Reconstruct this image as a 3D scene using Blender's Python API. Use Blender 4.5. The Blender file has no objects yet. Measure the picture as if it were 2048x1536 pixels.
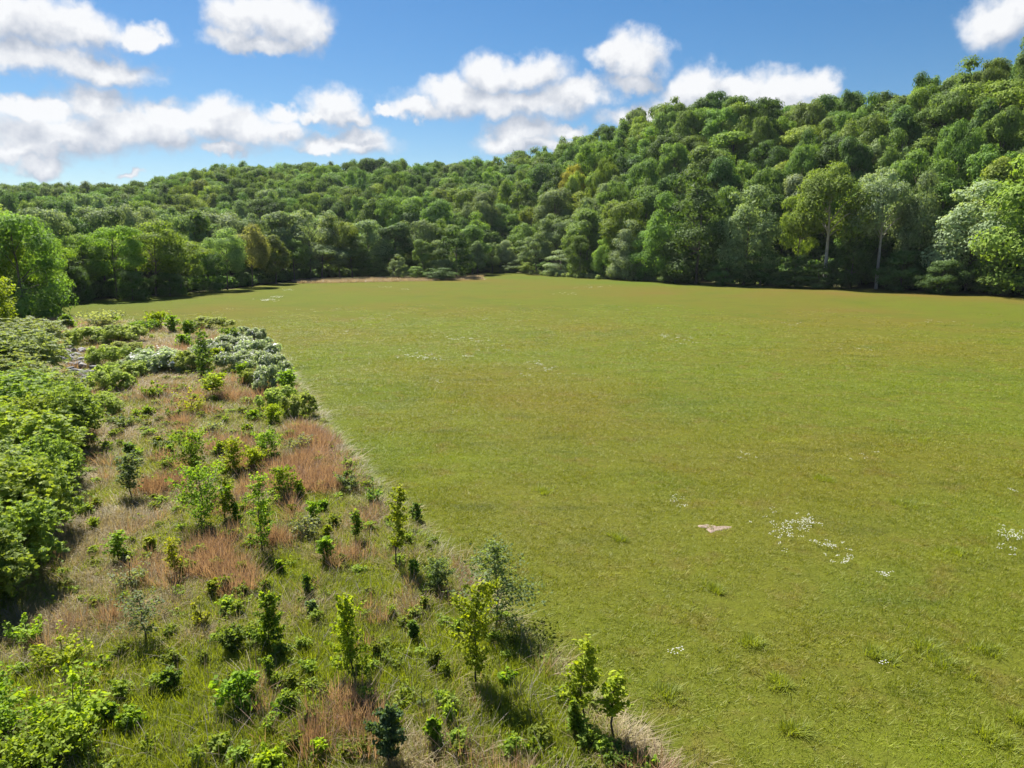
import bpy, math, random
import numpy as np
from mathutils import Vector, geometry

R = math.radians
rng = np.random.default_rng(7)
random.seed(7)
scene = bpy.context.scene
col = scene.collection

# ------------------------------------------------------------------ camera
CAM_H, PITCH, FPX = 12.0, R(11.1), 1422.0          # focal length in pixels of the 2048 px wide photograph
cd = bpy.data.cameras.new('camera'); cam = bpy.data.objects.new('camera', cd); col.objects.link(cam)
cd.sensor_width = 36.0; cd.lens = 36.0 * FPX / 2048.0
cd.clip_start = 0.5; cd.clip_end = 8000
cam.location = (0, 0, CAM_H); cam.rotation_euler = (math.pi/2 - PITCH, 0, 0)
scene.camera = cam

def ray(px, py):
    u, v = (px-1024)/FPX, (768-py)/FPX
    return np.array([u, math.cos(PITCH)+v*math.sin(PITCH), -math.sin(PITCH)+v*math.cos(PITCH)])
def at(px, py, z=0.0):
    d = ray(px, py); t = (z-CAM_H)/d[2]
    return np.array([d[0]*t, d[1]*t])
def azel(px, py):
    d = ray(px, py)
    return math.degrees(math.atan2(d[0], d[1])), math.degrees(math.atan2(d[2], math.hypot(d[0], d[1])))
def project(x, y, z):
    zc = z-CAM_H
    f = y*math.cos(PITCH) - zc*math.sin(PITCH)
    up = y*math.sin(PITCH) + zc*math.cos(PITCH)
    f = np.where(f < 1, 1, f)
    return 1024+FPX*x/f, 768-FPX*up/f, f

# ------------------------------------------------------------------ light
SUN_AZ, SUN_EL = -31.0, 51.0
SUN_STR, SKY_STR = 5.0, 0.0445
sd = Vector((math.sin(R(SUN_AZ))*math.cos(R(SUN_EL)), math.cos(R(SUN_AZ))*math.cos(R(SUN_EL)), math.sin(R(SUN_EL))))
sl = bpy.data.lights.new('sun', 'SUN'); sl.energy = SUN_STR; sl.angle = R(0.53); sl.color = (1.0, 0.95, 0.86)
so = bpy.data.objects.new('sun', sl); col.objects.link(so); so.rotation_euler = sd.to_track_quat('Z', 'Y').to_euler(); so.location = (0, 0, 300)
scene.view_settings.view_transform = 'Standard'; scene.view_settings.look = 'None'
scene.view_settings.exposure = 1.35; scene.view_settings.gamma = 1.0; scene.view_settings.use_curve_mapping = False
scene.render.engine = 'CYCLES'
cy = scene.cycles
cy.max_bounces = 6; cy.diffuse_bounces = 3; cy.glossy_bounces = 1; cy.transmission_bounces = 4; cy.transparent_max_bounces = 4
cy.use_denoising = True; cy.caustics_reflective = False; cy.caustics_refractive = False
try: cy.denoising_prefilter = 'ACCURATE'; cy.denoising_input_passes = 'RGB_ALBEDO_NORMAL'
except Exception: pass

class NT:
    """tiny helper for node trees"""
    def __init__(s, tree): s.t = tree
    def n(s, kind, ins=None, **kw):
        nd = s.t.nodes.new(kind)
        for k, v in kw.items(): setattr(nd, k, v)
        for k, v in (ins or {}).items():
            sock = nd.inputs[k]
            if hasattr(v, 'is_output') or isinstance(v, bpy.types.NodeSocket): s.t.links.new(v, sock)
            else: sock.default_value = v
        return nd
    def m(s, op, a, b=0.0, c=0.0, clamp=False): return s.n('ShaderNodeMath', {0: a, 1: b, 2: c}, operation=op, use_clamp=clamp).outputs[0]
    def vm(s, op, a, b=(0, 0, 0), c=(0, 0, 0)): return s.n('ShaderNodeVectorMath', {0: a, 1: b, 2: c}, operation=op)
    def noise(s, vec, scale, detail=4.0, rough=0.55, out=0):
        return s.n('ShaderNodeTexNoise', {'Vector': vec, 'Scale': scale, 'Detail': detail, 'Roughness': rough}).outputs[out]
    def step(s, v, a, b): return s.n('ShaderNodeMapRange', {0: v, 1: a, 2: b, 3: 0.0, 4: 1.0}, interpolation_type='SMOOTHSTEP').outputs[0]
    def mix(s, f, a, b, blend='MIX'):
        nd = s.n('ShaderNodeMix', data_type='RGBA', blend_type=blend)
        for i, v in ((0, f), (6, a), (7, b)):
            if isinstance(v, bpy.types.NodeSocket): s.t.links.new(v, nd.inputs[i])
            else: nd.inputs[i].default_value = v if i == 0 else (*v[:3], 1)
        return nd.outputs[2]

# ------------------------------------------------------------------ sky with cumulus clouds (by direction, at infinity)
CLOUDS = [  # centre x, y, half width, half height in the photograph, turned into azimuth and elevation below
 (40,38,170,62),(150,52,90,44),(50,112,190,38),(190,136,125,38),(270,72,75,24),(310,78,40,14),
 (480,30,70,50),(560,40,95,60),(620,68,50,42),(470,75,50,26),(530,90,110,20),
 (185,205,85,38),(60,222,110,28),(130,268,190,42),(420,238,75,44),(490,262,95,40),(330,272,70,34),(40,296,130,24),(455,300,60,14),(560,232,40,20),
 (250,255,120,46),(340,238,80,34),(110,275,150,44),(562,262,60,26),
 (668,216,70,40),(625,232,50,16),(705,234,48,18),
 (690,288,100,22),(725,272,52,26),(650,296,60,14),
 (980,148,62,46),(1060,140,80,40),(1150,185,80,34),(905,190,75,36),(1010,205,190,36),(840,222,60,20),(790,228,34,11),
 (1050,262,80,34),(1010,285,60,26),(1140,262,50,18),(1080,290,90,16),
 (1270,112,70,50),(1225,110,50,30),(1270,160,50,24),
 (1390,180,75,52),(1480,180,80,40),(1570,182,90,46),(1645,168,44,38),(1290,228,90,26),(1400,225,150,40),(1530,215,140,40),
 (1985,45,82,55),(2040,20,90,70),
 (85,328,70,24),(258,348,34,9),
]
w = bpy.data.worlds.new('World'); scene.world = w; w.use_nodes = True
wt = w.node_tree; wt.nodes.clear(); N = NT(wt)
sky = N.n('ShaderNodeTexSky', sky_type='NISHITA', sun_disc=False, sun_elevation=R(SUN_EL), sun_rotation=R(SUN_AZ), altitude=250.0, air_density=1.0, dust_density=0.25, ozone_density=3.0)
direction = N.n('ShaderNodeTexCoord').outputs['Generated']
xyz = N.n('ShaderNodeSeparateXYZ', {0: direction})
azn = N.m('MULTIPLY', N.m('ARCTAN2', xyz.outputs[0], xyz.outputs[1]), 180/math.pi)
eln = N.m('MULTIPLY', N.m('ARCSINE', xyz.outputs[2]), 180/math.pi)
p0 = N.n('ShaderNodeCombineXYZ', {0: azn, 1: eln, 2: 0.0}).outputs[0]
big = N.noise(direction, 16.0, 2.0, 0.5, out=1)
fin = N.noise(direction, 46.0, 6.0, 0.56, out=1)
q = N.vm('MULTIPLY_ADD', N.vm('SUBTRACT', big, (.5, .5, .5)).outputs[0], (2.6, 2.0, 0), p0).outputs[0]
q = N.vm('MULTIPLY_ADD', N.vm('SUBTRACT', fin, (.5, .5, .5)).outputs[0], (2.1, 1.8, 0), q).outputs[0]
q = N.vm('MULTIPLY', q, (1, 1, 0)).outputs[0]
fg = bpy.data.node_groups.new('cloud_field', 'ShaderNodeTree')
fg.interface.new_socket('p', in_out='INPUT', socket_type='NodeSocketVector')
fg.interface.new_socket('f', in_out='OUTPUT', socket_type='NodeSocketFloat')
G = NT(fg); gi = G.n('NodeGroupInput'); go_ = G.n('NodeGroupOutput'); acc = None
for cx, cyy, rx, ry in CLOUDS:
    a0, e0 = azel(cx, cyy); a1, _ = azel(cx+rx, cyy); _, e1 = azel(cx, cyy-ry)
    ra, re = 1.2*max(0.3, a1-a0), 1.2*max(0.2, e1-e0)
    l = G.vm('LENGTH', G.vm('MULTIPLY_ADD', gi.outputs[0], (1/ra, 1/re, 0), (-a0/ra, -e0/re, 0)).outputs[0]).outputs['Value']
    f = G.m('SUBTRACT', 1.0, l)
    acc = f if acc is None else G.m('SMOOTH_MAX', acc, f, 0.18)
fg.links.new(acc, go_.inputs[0])
def field(p):
    nd = N.n('ShaderNodeGroup'); nd.node_tree = fg; wt.links.new(p, nd.inputs[0]); return nd.outputs[0]
f1 = field(q)
f2 = field(N.vm('ADD', q, (-0.5, 1.5, 0)).outputs[0])
fine = N.noise(direction, 70.0, 6.0, 0.6)
f1n = N.m('MULTIPLY_ADD', N.m('SUBTRACT', fine, 0.5), 0.45, f1)
dens_in = N.step(f1n, -0.08, 0.58)
# the same kind of clouds go on over the rest of the sky
far_n = N.noise(N.vm('MULTIPLY', direction, (1, 1, 2.2)).outputs[0], 3.2, 7.0, 0.55)
vd = (0.0, math.cos(R(4)), math.sin(R(4)))
away = N.step(N.vm('DOT_PRODUCT', direction, vd).outputs['Value'], 0.80, 0.62)
dens_out = N.m('MULTIPLY', N.step(far_n, 0.55, 0.66), away)
dens = N.m('MAXIMUM', dens_in, dens_out)
dens = N.m('MULTIPLY', dens, N.step(eln, -1.0, 1.5))
lit = N.m('MULTIPLY_ADD', N.m('SUBTRACT', f1, f2), 0.95, 0.46)  # sunlit tops and grey bases painted into the cloud colour
lit = N.m('MULTIPLY_ADD', N.m('SUBTRACT', N.noise(direction, 34.0, 5.0, 0.6), 0.5), 1.5, lit, clamp=True)
ccol = N.mix(lit, (0.1870, 0.2088, 0.2479), (0.3697, 0.3741, 0.3828))
hs = N.n('ShaderNodeHueSaturation', {'Hue': 0.500, 'Saturation': 1.32, 'Value': 0.90, 'Color': sky.outputs[0]})
skyc = N.mix(1.0, hs.outputs[0], (SKY_STR, SKY_STR, SKY_STR), 'MULTIPLY')
final = N.mix(dens, skyc, ccol)
bg = N.n('ShaderNodeBackground', {'Color': final, 'Strength': 1.0})
wt.links.new(bg.outputs[0], N.n('ShaderNodeOutputWorld').inputs[0])

# ------------------------------------------------------------------ materials
def new_mat(name):
    m = bpy.data.materials.new(name); m.use_nodes = True; m.node_tree.nodes.clear(); return m, NT(m.node_tree)
def out(K, sh): K.t.links.new(sh, K.n('ShaderNodeOutputMaterial').inputs['Surface'])

def foliage_mat(name, base=None, trans=0.38, tcol=(1.25, 1.25, 0.45), rough=0.7, spec=0.08, vary=0.28):
    """leaves: the object's own colour, uneven from leaf to leaf and tree to tree, light shining through"""
    m, K = new_mat(name)
    oi = K.n('ShaderNodeObjectInfo')
    c = oi.outputs['Color'] if base is None else K.n('ShaderNodeRGB').outputs[0]
    if base is not None: c.default_value = (*base, 1)
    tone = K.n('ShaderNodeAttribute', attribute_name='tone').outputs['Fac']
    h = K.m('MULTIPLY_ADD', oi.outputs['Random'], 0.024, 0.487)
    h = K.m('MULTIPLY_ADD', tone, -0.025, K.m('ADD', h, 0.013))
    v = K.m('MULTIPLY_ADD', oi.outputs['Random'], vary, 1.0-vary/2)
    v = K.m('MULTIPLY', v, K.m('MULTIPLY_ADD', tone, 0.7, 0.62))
    hs = K.n('ShaderNodeHueSaturation', {'Hue': h, 'Saturation': 1.0, 'Value': v, 'Color': c})
    pb = K.n('ShaderNodeBsdfPrincipled', {'Base Color': hs.outputs[0], 'Roughness': rough, 'Specular IOR Level': spec})
    tc = K.mix(1.0, hs.outputs[0], tuple(x*trans*2.2 for x in tcol), 'MULTIPLY')
    tr = K.n('ShaderNodeBsdfTranslucent', {'Color': tc})
    out(K, K.n('ShaderNodeAddShader', {0: pb.outputs[0], 1: tr.outputs[0]}).outputs[0]); return m

def bark_mat(name, a, b):
    m, K = new_mat(name)
    pos = K.n('ShaderNodeTexCoord').outputs['Object']
    n = K.noise(K.vm('MULTIPLY', pos, (6, 6, 1.2)).outputs[0], 1.5, 5.0)
    c = K.mix(K.step(n, 0.35, 0.65), a, b)
    pb = K.n('ShaderNodeBsdfPrincipled', {'Base Color': c, 'Roughness': 0.9, 'Specular IOR Level': 0.1})
    out(K, pb.outputs[0]); return m

M_lit = foliage_mat('lit_leaves', trans=0.44, tcol=(1.2, 1.25, .4))  # lit copy of the tree leaves, translucency raised so crowns look sunlit
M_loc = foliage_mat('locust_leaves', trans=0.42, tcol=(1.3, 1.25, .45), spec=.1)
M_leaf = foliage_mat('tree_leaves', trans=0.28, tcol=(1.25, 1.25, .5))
M_sap = foliage_mat('sapling_leaves', trans=0.46, tcol=(1.35, 1.3, 0.35), spec=0.1)
M_bark = bark_mat('bark', (0.10, 0.085, 0.07), (0.19, 0.165, 0.135))
M_pale = bark_mat('pale_bark', (0.34, 0.30, 0.26), (0.55, 0.50, 0.44))
M_twig = bark_mat('twig_bark', (0.06, 0.05, 0.035), (0.13, 0.11, 0.08))

def blade_mat(name, a, b, tr=0.35, tcol=(1.2, 1.1, 0.6)):
    m, K = new_mat(name)
    tone = K.n('ShaderNodeAttribute', attribute_name='tone').outputs['Fac']
    rnd = K.n('ShaderNodeObjectInfo').outputs['Random']
    pos = K.n('ShaderNodeNewGeometry').outputs['Position']
    n = K.noise(pos, 0.35, 3.0)
    f = K.m('ADD', K.m('MULTIPLY', tone, 0.55), K.m('ADD', K.m('MULTIPLY', rnd, 0.25), K.m('MULTIPLY_ADD', n, 1.0, -0.4)), clamp=True)
    c = K.mix(f, a, b)
    pb = K.n('ShaderNodeBsdfPrincipled', {'Base Color': c, 'Roughness': 0.6, 'Specular IOR Level': 0.25})
    t = K.n('ShaderNodeBsdfTranslucent', {'Color': K.mix(1.0, c, tuple(x*tr*2.0 for x in tcol), 'MULTIPLY')})
    out(K, K.n('ShaderNodeAddShader', {0: pb.outputs[0], 1: t.outputs[0]}).outputs[0]); return m

def meadow_colour(K, pos):
    """olive turf with browner, greener and rusty drifts, the same for the sheet and for the blades that stand on it"""
    a = K.noise(pos, 0.028, 4.0, 0.5); b = K.noise(K.vm('ADD', pos, (90, 40, 0)).outputs[0], 0.07, 5.0, 0.6)
    d = K.noise(K.vm('ADD', pos, (10, 300, 0)).outputs[0], 0.45, 6.0, 0.68)
    e = K.noise(K.vm('MULTIPLY', pos, (0.16, 0.5, 1)).outputs[0], 1.0, 5.0, 0.62)
    c = K.mix(K.step(a, 0.38, 0.66), (0.1000, 0.1290, 0.0061), (0.1220, 0.1160, 0.0102))
    c = K.mix(K.m('MULTIPLY', K.step(b, 0.52, 0.68), 0.65), c, (0.0766, 0.1096, 0.0061))
    c = K.mix(K.m('MULTIPLY', K.step(d, 0.50, 0.68), 0.6), c, (0.1305, 0.1061, 0.0226))
    c = K.mix(K.m('MULTIPLY', K.step(e, 0.54, 0.70), 0.7), c, K.mix(1.0, c, (0.60, 0.68, 0.75), 'MULTIPLY'))
    c = K.mix(K.m('MULTIPLY', K.step(e, 0.45, 0.30), 0.6), c, K.mix(1.0, c, (1.30, 1.32, 1.1), 'MULTIPLY'))
    return c
m_meadow, K = new_mat('meadow_turf')
pos = K.n('ShaderNodeNewGeometry').outputs['Position']
c = meadow_colour(K, pos)
c = K.mix(K.n('ShaderNodeAttribute', attribute_name='rust').outputs['Fac'], c, (0.1566, 0.0974, 0.0209))
c = K.mix(K.n('ShaderNodeAttribute', attribute_name='lush').outputs['Fac'], c, (0.0800, 0.1305, 0.0061))
f1_ = K.noise(pos, 2.2, 6.0, 0.7); f2_ = K.noise(pos, 9.0, 4.0, 0.7)
c = K.mix(K.m('MULTIPLY', K.step(f1_, 0.35, 0.62), 0.45), K.mix(0.42, c, (0.02, 0.024, 0.004)), c)  # shade in the gaps between tufts put into the turf colour
c = K.mix(K.m('MULTIPLY', K.step(f2_, 0.56, 0.74), 0.45), c, (0.19, 0.17, 0.05))
c = K.mix(0.09, c, (0.21, 0.20, 0.08))
bp = K.n('ShaderNodeBump', {'Strength': 0.9, 'Distance': 0.12, 'Height': K.m('ADD', f1_, K.m('MULTIPLY', f2_, 0.6))})
pb = K.n('ShaderNodeBsdfPrincipled', {'Base Color': c, 'Roughness': 0.9, 'Specular IOR Level': 0.03, 'Normal': bp.outputs[0]})
out(K, pb.outputs[0])
m_turf, K = new_mat('meadow_blades')
pos = K.n('ShaderNodeNewGeometry').outputs['Position']
tone = K.n('ShaderNodeAttribute', attribute_name='tone').outputs['Fac']
c = meadow_colour(K, pos)
c = K.mix(K.step(tone, 0.8, 0.95), K.mix(1.0, c, K.mix(tone, (0.6, 0.7, 0.7), (1.75, 1.6, 1.3)), 'MULTIPLY'), (0.26, 0.23, 0.085))
pb = K.n('ShaderNodeBsdfPrincipled', {'Base Color': c, 'Roughness': 0.6, 'Specular IOR Level': 0.25})
tl = K.n('ShaderNodeBsdfTranslucent', {'Color': K.mix(1.0, c, (0.85, 0.85, 0.4), 'MULTIPLY')})
out(K, K.n('ShaderNodeAddShader', {0: pb.outputs[0], 1: tl.outputs[0]}).outputs[0])

m_ground, K = new_mat('rough_ground')
pos = K.n('ShaderNodeNewGeometry').outputs['Position']
n1 = K.noise(pos, 0.25, 6.0, 0.65); n2 = K.noise(pos, 2.5, 5.0, 0.7)
c = K.mix(K.step(n1, 0.38, 0.62), (0.125, 0.105, 0.052), (0.085, 0.115, 0.022))
c = K.mix(K.m('MULTIPLY', K.step(n2, 0.45, 0.65), 0.6), c, (0.18, 0.145, 0.085))
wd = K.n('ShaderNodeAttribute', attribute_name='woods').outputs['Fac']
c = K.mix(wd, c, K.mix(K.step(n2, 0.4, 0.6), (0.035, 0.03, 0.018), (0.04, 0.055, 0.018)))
c = K.mix(K.n('ShaderNodeAttribute', attribute_name='moss').outputs['Fac'], c, K.mix(K.step(n2, 0.4, 0.65), (0.15, 0.145, 0.02), (0.20, 0.155, 0.045)))
bp = K.n('ShaderNodeBump', {'Strength': 0.8, 'Distance': 0.15, 'Height': n2})
out(K, K.n('ShaderNodeBsdfPrincipled', {'Base Color': c, 'Roughness': 0.95, 'Specular IOR Level': 0.05, 'Normal': bp.outputs[0]}).outputs[0])

m_soil, K = new_mat('bare_soil')
pos = K.n('ShaderNodeNewGeometry').outputs['Position']
n2 = K.noise(pos, 5.0, 5.0, 0.7)
out(K, K.n('ShaderNodeBsdfPrincipled', {'Base Color': K.mix(K.step(n2, .35, .65), (0.14, 0.10, 0.075), (0.30, 0.225, 0.18)), 'Roughness': 0.95,
    'Normal': K.n('ShaderNodeBump', {'Strength': 0.8, 'Distance': 0.06, 'Height': n2}).outputs[0]}).outputs[0])
m_rock, K = new_mat('grey_rock')
pos = K.n('ShaderNodeNewGeometry').outputs['Position']; rnd = K.n('ShaderNodeObjectInfo').outputs['Random']
n2 = K.noise(pos, 3.0, 6.0, 0.65)
out(K, K.n('ShaderNodeBsdfPrincipled', {'Base Color': K.mix(K.m('ADD', K.m('MULTIPLY', rnd, .5), K.m('MULTIPLY', n2, .5)), (0.08, 0.08, 0.085), (0.28, 0.275, 0.275)), 'Roughness': 0.9}).outputs[0])
m_petal, K = new_mat('white_petals')
out(K, K.n('ShaderNodeMixShader', {0: 0.3, 1: K.n('ShaderNodeBsdfPrincipled', {'Base Color': (0.72, 0.72, 0.68, 1), 'Roughness': 0.6}).outputs[0],
    2: K.n('ShaderNodeBsdfTranslucent', {'Color': (0.6, 0.6, 0.57, 1)}).outputs[0]}).outputs[0])

# ------------------------------------------------------------------ mesh helpers
def mesh_from(name, co, quads, mat, tone=None, tris=None, smooth=False):
    me = bpy.data.meshes.new(name)
    if quads is not None and len(quads) and np.shape(quads)[1] == 3: quads, tris = None, quads
    co = np.asarray(co, np.float32); nq = len(quads) if quads is not None else 0; nt = len(tris) if tris is not None else 0
    me.vertices.add(len(co)); me.vertices.foreach_set('co', co.ravel())
    loops = np.concatenate([np.asarray(quads, np.int32).ravel() if nq else np.empty(0, np.int32), np.asarray(tris, np.int32).ravel() if nt else np.empty(0, np.int32)])
    me.loops.add(len(loops)); me.loops.foreach_set('vertex_index', loops)
    tot = np.concatenate([np.full(nq, 4), np.full(nt, 3)]).astype(np.int32)
    st = np.concatenate([[0], np.cumsum(tot)[:-1]]).astype(np.int32)
    me.polygons.add(nq+nt); me.polygons.foreach_set('loop_start', st); me.polygons.foreach_set('loop_total', tot)
    if smooth: me.polygons.foreach_set('use_smooth', np.ones(nq+nt, bool))
    me.update(calc_edges=True); me.validate()
    if tone is not None:
        a = me.attributes.new('tone', 'FLOAT', 'FACE'); a.data.foreach_set('value', np.asarray(tone, np.float32))
    if mat: me.materials.append(mat)
    return me

def unit(v): return v/np.maximum(1e-9, np.linalg.norm(v, axis=-1, keepdims=True))

def leaves(P, Nn, size, aspect=0.6, g=rng, axis=None, tri=False):
    """kite-shaped folded leaf faces at P facing Nn -> co, quads"""
    n = len(P); r = unit(g.normal(size=(n, 3))) if axis is None else axis
    u = unit(np.cross(Nn, r)); v = np.cross(Nn, u)
    s = size*g.uniform(0.7, 1.3, (n, 1)); wd = s*aspect*0.5
    b = P - v*s*0.5; t = P + v*s*0.5 - Nn*s*0.12
    if tri: return np.stack([P-v*s*.5-u*wd*1.5, P-v*s*.4+u*wd*1.5, t], 1).reshape(-1, 3), np.arange(3*n).reshape(-1, 3)
    mid = P - v*s*0.05
    l = mid + u*wd + Nn*s*0.10; rr = mid - u*wd + Nn*s*0.10
    co = np.stack([b, rr, t, l], 1).reshape(-1, 3)
    return co, np.arange(4*n).reshape(-1, 4)

def tube(path, rad, sides=6):
    path = np.asarray(path, float); k = len(path); rad = np.asarray(rad, float)
    tg = unit(np.gradient(path, axis=0)); ref = np.array([0.31, 0.95, 0.1])
    u = unit(np.cross(tg, ref)); v = np.cross(tg, u)
    a = np.linspace(0, 2*np.pi, sides, endpoint=False)
    co = path[:, None]+rad[:, None, None]*(np.cos(a)[None, :, None]*u[:, None]+np.sin(a)[None, :, None]*v[:, None])
    q = []
    for i in range(k-1):
        for j in range(sides):
            q.append((i*sides+j, i*sides+(j+1) % sides, (i+1)*sides+(j+1) % sides, (i+1)*sides+j))
    return co.reshape(-1, 3), np.array(q)

def join(parts):
    co, q, o = [], [], 0
    for c, f in parts: co.append(c); q.append(f+o); o += len(c)
    return np.concatenate(co), np.concatenate(q)

def obj(name, me, parent=None, loc=None):
    o = bpy.data.objects.new(name, me); col.objects.link(o)
    if parent is not None: o.parent = parent
    if loc is not None: o.location = loc
    return o
def tag(o, label=None, cat=None, group=None, kind=None):
    for k, v in (('label', label), ('category', cat), ('group', group), ('kind', kind)):
        if v: o[k] = v
    return o
def empty(name, loc, rz=0.0, scale=1.0):
    o = bpy.data.objects.new(name, None); col.objects.link(o); o.location = loc; o.rotation_euler = (0, 0, rz)
    o.scale = scale if hasattr(scale, '__len__') else (scale,)*3; o.empty_display_size = 0.3; return o

def stuff(name, protos, pts, rz, scl, idx, mat, label, cat, zscl=None, tilt=None, stem_mat=None):
    """ONE object: base mesh holds the prototype pieces and loose points; its geometry nodes set the pieces out on the points"""
    co, q, pid, tone, o = [], [], [], [], 0
    for k, (c, f, t) in enumerate(protos):
        co.append(c); q.append(f+o); pid.append(np.full(len(c), k)); tone.append(t); o += len(c)
    co.append(pts); pid.append(np.full(len(pts), -1))
    me = mesh_from(name, np.concatenate(co), np.concatenate(q), mat, np.concatenate(tone))
    n = o+len(pts)
    if stem_mat: me.materials.append(stem_mat); me.polygons.foreach_set('material_index', (np.concatenate(tone) < .1).astype(np.int32))
    def attr(nm, typ, vals, key='value'):
        a = me.attributes.new(nm, typ, 'POINT'); a.data.foreach_set(key, np.ascontiguousarray(vals).ravel())
    attr('pid', 'INT', np.concatenate(pid).astype(np.int32))
    pad = lambda v, d=0.0: np.concatenate([np.full((o,)+v.shape[1:], d), v])
    attr('idx', 'INT', pad(idx, -5).astype(np.int32))
    rot = np.zeros((len(pts), 3)); rot[:, 2] = rz
    if tilt is not None: rot[:, :2] = tilt
    attr('rot', 'FLOAT_VECTOR', pad(rot).astype(np.float32), 'vector')
    s3 = np.stack([scl, scl, scl if zscl is None else zscl], 1)
    attr('scl', 'FLOAT_VECTOR', pad(s3, 1.0).astype(np.float32), 'vector')
    ob = obj(name, me); tag(ob, label, cat, None, 'stuff')
    gt = bpy.data.node_groups.new(name, 'GeometryNodeTree')
    gt.interface.new_socket('Geometry', in_out='INPUT', socket_type='NodeSocketGeometry'); gt.interface.new_socket('Geometry', in_out='OUTPUT', socket_type='NodeSocketGeometry')
    K = NT(gt); gi = K.n('NodeGroupInput'); go = K.n('NodeGroupOutput'); jn = K.n('GeometryNodeJoinGeometry')
    def named(nm, typ): return K.n('GeometryNodeInputNamedAttribute', {'Name': nm}, data_type=typ).outputs['Attribute']
    def eq(a, k):
        nd = K.n('FunctionNodeCompare', data_type='INT', operation='EQUAL'); gt.links.new(a, nd.inputs[2]); nd.inputs[3].default_value = k; return nd.outputs[0]
    pidn, idxn, rotn, scn = named('pid', 'INT'), named('idx', 'INT'), named('rot', 'FLOAT_VECTOR'), named('scl', 'FLOAT_VECTOR')
    def sep(k):
        nd = K.n('GeometryNodeSeparateGeometry', {'Selection': eq(pidn, k)}, domain='POINT'); gt.links.new(gi.outputs[0], nd.inputs[0]); return nd.outputs[0]
    base = sep(-1)
    e2r = K.n('FunctionNodeEulerToRotation', {0: rotn}).outputs[0]
    for k in range(len(protos)):
        nd = K.n('GeometryNodeInstanceOnPoints', {'Points': base, 'Selection': eq(idxn, k), 'Instance': sep(k), 'Rotation': e2r, 'Scale': scn})
        gt.links.new(nd.outputs[0], jn.inputs[0])
    gt.links.new(jn.outputs[0], go.inputs[0])
    md = ob.modifiers.new('scatter', 'NODES'); md.node_group = gt
    return ob

def inside(poly, x, y):
    x = np.asarray(x); y = np.asarray(y); c = np.zeros(x.shape, bool); px, py = poly[:, 0], poly[:, 1]; j = len(poly)-1
    for i in range(len(poly)):
        k = ((py[i] > y) != (py[j] > y)) & (x < (px[j]-px[i])*(y-py[i])/(py[j]-py[i]+1e-12)+px[i]); c ^= k; j = i
    return c
def dist_line(line, x, y):
    d = np.full(np.shape(x), 1e9)
    for a, b in zip(line[:-1], line[1:]):
        ab = b-a; t = np.clip(((x-a[0])*ab[0]+(y-a[1])*ab[1])/(ab@ab+1e-9), 0, 1)
        d = np.minimum(d, np.hypot(x-a[0]-t*ab[0], y-a[1]-t*ab[1]))
    return d
def vnoise(x, y, s, seed=0):
    """smooth value noise in numpy"""
    g = np.random.default_rng(seed).uniform(-1, 1, (64, 64)); x = np.asarray(x)/s+1000; y = np.asarray(y)/s+1000
    i, j = np.floor(x).astype(int), np.floor(y).astype(int); u, v = x-i, y-j; u = u*u*(3-2*u); v = v*v*(3-2*v)
    G_ = lambda a, b: g[a % 64, b % 64]
    return (G_(i, j)*(1-u)+G_(i+1, j)*u)*(1-v)+(G_(i, j+1)*(1-u)+G_(i+1, j+1)*u)*v

# ------------------------------------------------------------------ lie of the land
EDGE_PX = [(1330,1536),(1265,1470),(1190,1400),(1110,1325),(1030,1250),(960,1180),(905,1120),(850,1065),(800,1010),(750,965),(705,915),(665,865),(630,820),(600,780),(570,745),(545,715),(515,690),(470,668),(400,656),(320,650),(230,645),(150,638),(95,632)]
SCRUB_EDGE = np.array([at(1500, 1720)]+[at(*p) for p in EDGE_PX])
FAR_PX = [(95,625),(118,608),(200,600),(300,593),(380,586),(460,579),(520,571),(580,566),(660,564),(760,564),(860,562),(930,559),(968,553),(975,546),(1000,543),(1040,546),(1100,552),(1200,557),(1300,561),(1400,565),(1500,569),(1600,573),(1700,577),(1800,581),(1900,586),(2048,593),(2300,606)]
FAR_EDGE = np.array([at(*p) for p in FAR_PX])
MEADOW = np.concatenate([SCRUB_EDGE, FAR_EDGE, np.array([(190, 60), (190, -60), (20, -60), (8, 2)])])
def interp_az(tab):
    t = np.array(sorted(tab)); return lambda a: np.interp(a, t[:, 0], t[:, 1])
# where woods begin, by bearing from the lens (metres)
wood_tab = []
for p in [(-900,700),(-400,680),(-150,655),(60,640),(112,612),(200,599),(300,592),(380,585),(460,578),(520,570),(580,563),(640,556),(760,553),(860,551),(930,549),(975,545),(1000,542),(1040,544),(1100,550),(1200,556),(1300,560),(1400,564),(1500,568),(1600,572),(1700,576),(1800,580),(1900,585),(2048,592),(2300,606)]:
    x, y = at(*p); wood_tab.append((math.degrees(math.atan2(x, y)), math.hypot(x, y)))
wood_tab += [(50, 215), (60, 225), (75, 250), (95, 300), (130, 420), (180, 500), (-60, 120), (-90, 140), (-130, 300), (-180, 500)]
wood_r = interp_az(wood_tab)
toe_r = interp_az([(-180,900),(-60,430),(-36,420),(-24,400),(-16,375),(-8,335),(0,290),(4,268),(10,246),(15,228),(20,215),(28,203),(36,202),(45,205),(60,225),(75,250),(95,300),(130,480),(180,900)])
ridge_r = interp_az([(-180,1300),(-60,800),(-40,760),(-30,720),(-24,690),(-16,670),(-8,630),(0,560),(4,500),(8,440),(12,395),(15,368),(20,345),(25,330),(30,318),(36,305),(45,305),(60,330),(90,420),(130,800),(180,1300)])
SIL = [(0,352),(150,352),(240,356),(290,350),(330,340),(400,322),(500,318),(620,318),(750,305),(880,310),(985,312),(1060,292),(1120,284),(1180,268),(1240,248),(1300,225),(1400,197),(1500,193),(1600,195),(1700,188),(1800,168),(1900,140),(2000,105),(2048,92)]
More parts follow.
